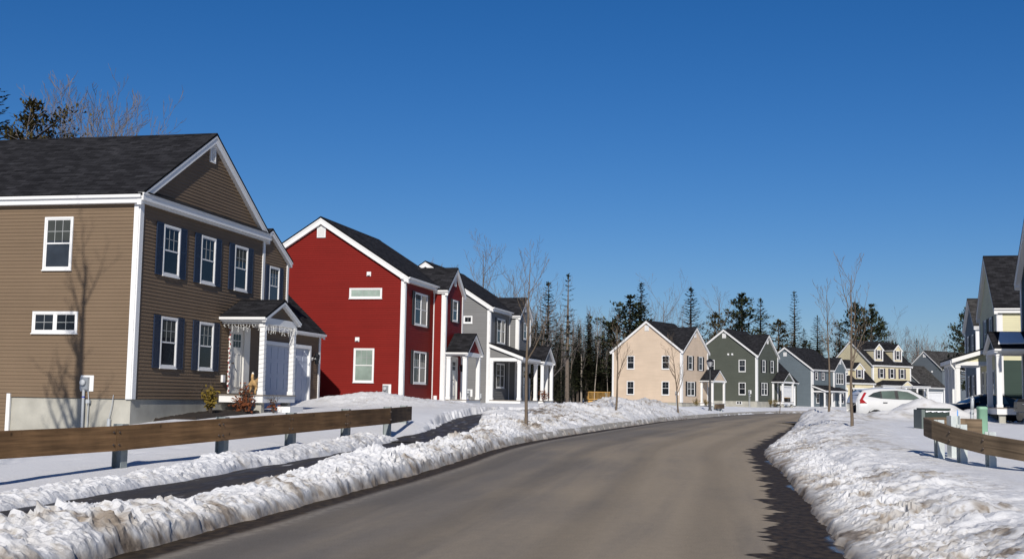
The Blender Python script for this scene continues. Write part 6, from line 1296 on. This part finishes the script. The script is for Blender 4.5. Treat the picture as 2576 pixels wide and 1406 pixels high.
    ht('grey', 2.6, 3.4, .55, .75, 'leaf_red', 'dark red shrub before the grey house porch', 51); ht('beige', 1.0, 1.4, .5, 1.0, 'leaf_yellow', 'yellow shrub under the double window of the beige house', 52, 160); ht('beige', 1.2, 3.6, .5, .9, 'leaf_yellow', 'yellow shrub beside the beige house porch', 53, 160); ht('green', .9, 1.8, .5, .95, 'leaf_yellow', 'olive shrub under the sage green house window', 54, 160); ht('green', .9, 3.3, .55, .95, 'leaf_yellow', 'olive shrub beside the sage green house porch', 55, 160)
    # snow lying on the porch roof at the right edge
    H = HOUSES['teal'].matrix_basis; P = lambda x, y, z: H @ Vector((x, y, z)); mb = MB(); pt = .5; ze = 2.42 + .085; zt = lambda q: ze + pt * (1.3 - abs(q)) + .045
    q = [(.12, -1.16), (1.18, -1.1), (1.15, -.12), (.36, -.1)]; top = [P(x, 1.3 + c, zt(c)) for x, c in q]; bot = [P(x, 1.3 + c, zt(c) - .043) for x, c in q]
    mb.face(top); [mb.face([bot[i], bot[(i + 1) % 4], top[(i + 1) % 4], top[i]]) for i in range(4)]
    tag(mb.build('roof_snow', M['snowcap']), 'patch of snow lying on the porch roof at the right edge', 'snow')
# ------------------------------------------------------------------ put it together
ground()
HOUSES['brown'] = brown()
HOUSES['red'] = plan_c('red_house', (-4.851, 54.5, 1.3034), 13, 'barn red house with white trim and black shutters, next to the brown house', 'red', 'blackshut', False)
HOUSES['grey'] = plan_c('grey_house', (-1.268, 72.0, 1.310), 14.5, 'light grey house with white farmers porch, right of the red house', 'grey', 'blackshut', True)
HOUSES['beige'] = plan_d('beige_house', (18.43, 130.0, 1.33), 34, 'beige house with two white trimmed gables, standing before the woods', 'beige', 'blackshut', 6.5, 8.5, .75)
HOUSES['green'] = plan_d('sage_green_house', tuple(at(1904.3, 894.6, 148) - Vector((0, 0, 5.53))), 36, 'dark sage green house with attached garage, right of the beige house', 'green', 'blackshut', 6.2, 8.8, .72, True)
HOUSES['blue'] = blue(); HOUSES['cream'] = cream(); HOUSES['slate'] = slate(); HOUSES['pale'] = pale(); HOUSES['far_grey'] = far_grey(); HOUSES['teal'] = teal()
guardrails(); vehicles(); boxes(); dog(); decorations(); trees()

# ------------------------------------------------------------------ light, sky, camera
SUN_AZ, SUN_EL = 181.7, 31.0
w = bpy.data.worlds.new('World'); scene.world = w; w.use_nodes = True; nt = w.node_tree
sk = nt.nodes.new('ShaderNodeTexSky'); sk.sky_type = 'NISHITA'; sk.sun_disc = False; sk.sun_elevation = R_(SUN_EL); sk.sun_rotation = R_(SUN_AZ); sk.altitude = 100; sk.air_density = 1.0; sk.dust_density = .25; sk.ozone_density = 5.0
hs = nt.nodes.new('ShaderNodeHueSaturation'); hs.inputs['Saturation'].default_value = 1.28
nt.links.new(sk.outputs[0], hs.inputs['Color']); tint = nt.nodes.new('ShaderNodeVectorMath'); tint.operation = 'MULTIPLY'; tint.inputs[1].default_value = (.93, .975, 1.19); nt.links.new(hs.outputs[0], tint.inputs[0]); nt.links.new(tint.outputs[0], nt.nodes['Background'].inputs['Color']); nt.nodes['Background'].inputs['Strength'].default_value = .06
sl = bpy.data.lights.new('sun', 'SUN'); sl.energy = 5.0; sl.angle = R_(.53); sl.color = (1, .94, .85); so = bpy.data.objects.new('sun', sl); COL.objects.link(so)
d = Vector((math.sin(R_(SUN_AZ)) * math.cos(R_(SUN_EL)), math.cos(R_(SUN_AZ)) * math.cos(R_(SUN_EL)), math.sin(R_(SUN_EL)))); so.rotation_euler = d.to_track_quat('Z', 'Y').to_euler(); so.location = (0, 0, 40)
cam = bpy.data.cameras.new('camera'); co = bpy.data.objects.new('camera', cam); COL.objects.link(co); scene.camera = co
cam.sensor_fit = 'HORIZONTAL'; cam.sensor_width = 36; cam.lens = 36 * F / 2576; cam.clip_end = 6000; cam.clip_start = .05
fw = Vector((0, math.cos(PITCH), math.sin(PITCH))); up0 = Vector((0, -math.sin(PITCH), math.cos(PITCH))); rt0 = Vector((1, 0, 0))
# image leans clockwise by ROLL: camera right axis tips up
c, s = math.cos(ROLL), math.sin(ROLL); rt = rt0 * c + up0 * s; up = up0 * c - rt0 * s
mw = Matrix((rt, up, -fw)).transposed().to_4x4(); mw.translation = Vector((0, 0, EYE)); co.matrix_world = mw
scene.render.engine = 'CYCLES'; scene.view_settings.view_transform = 'Standard'; scene.view_settings.look = 'None'; scene.view_settings.exposure = 0
scene.render.resolution_x = 1024; scene.render.resolution_y = 558
scene.cycles.max_bounces = 6
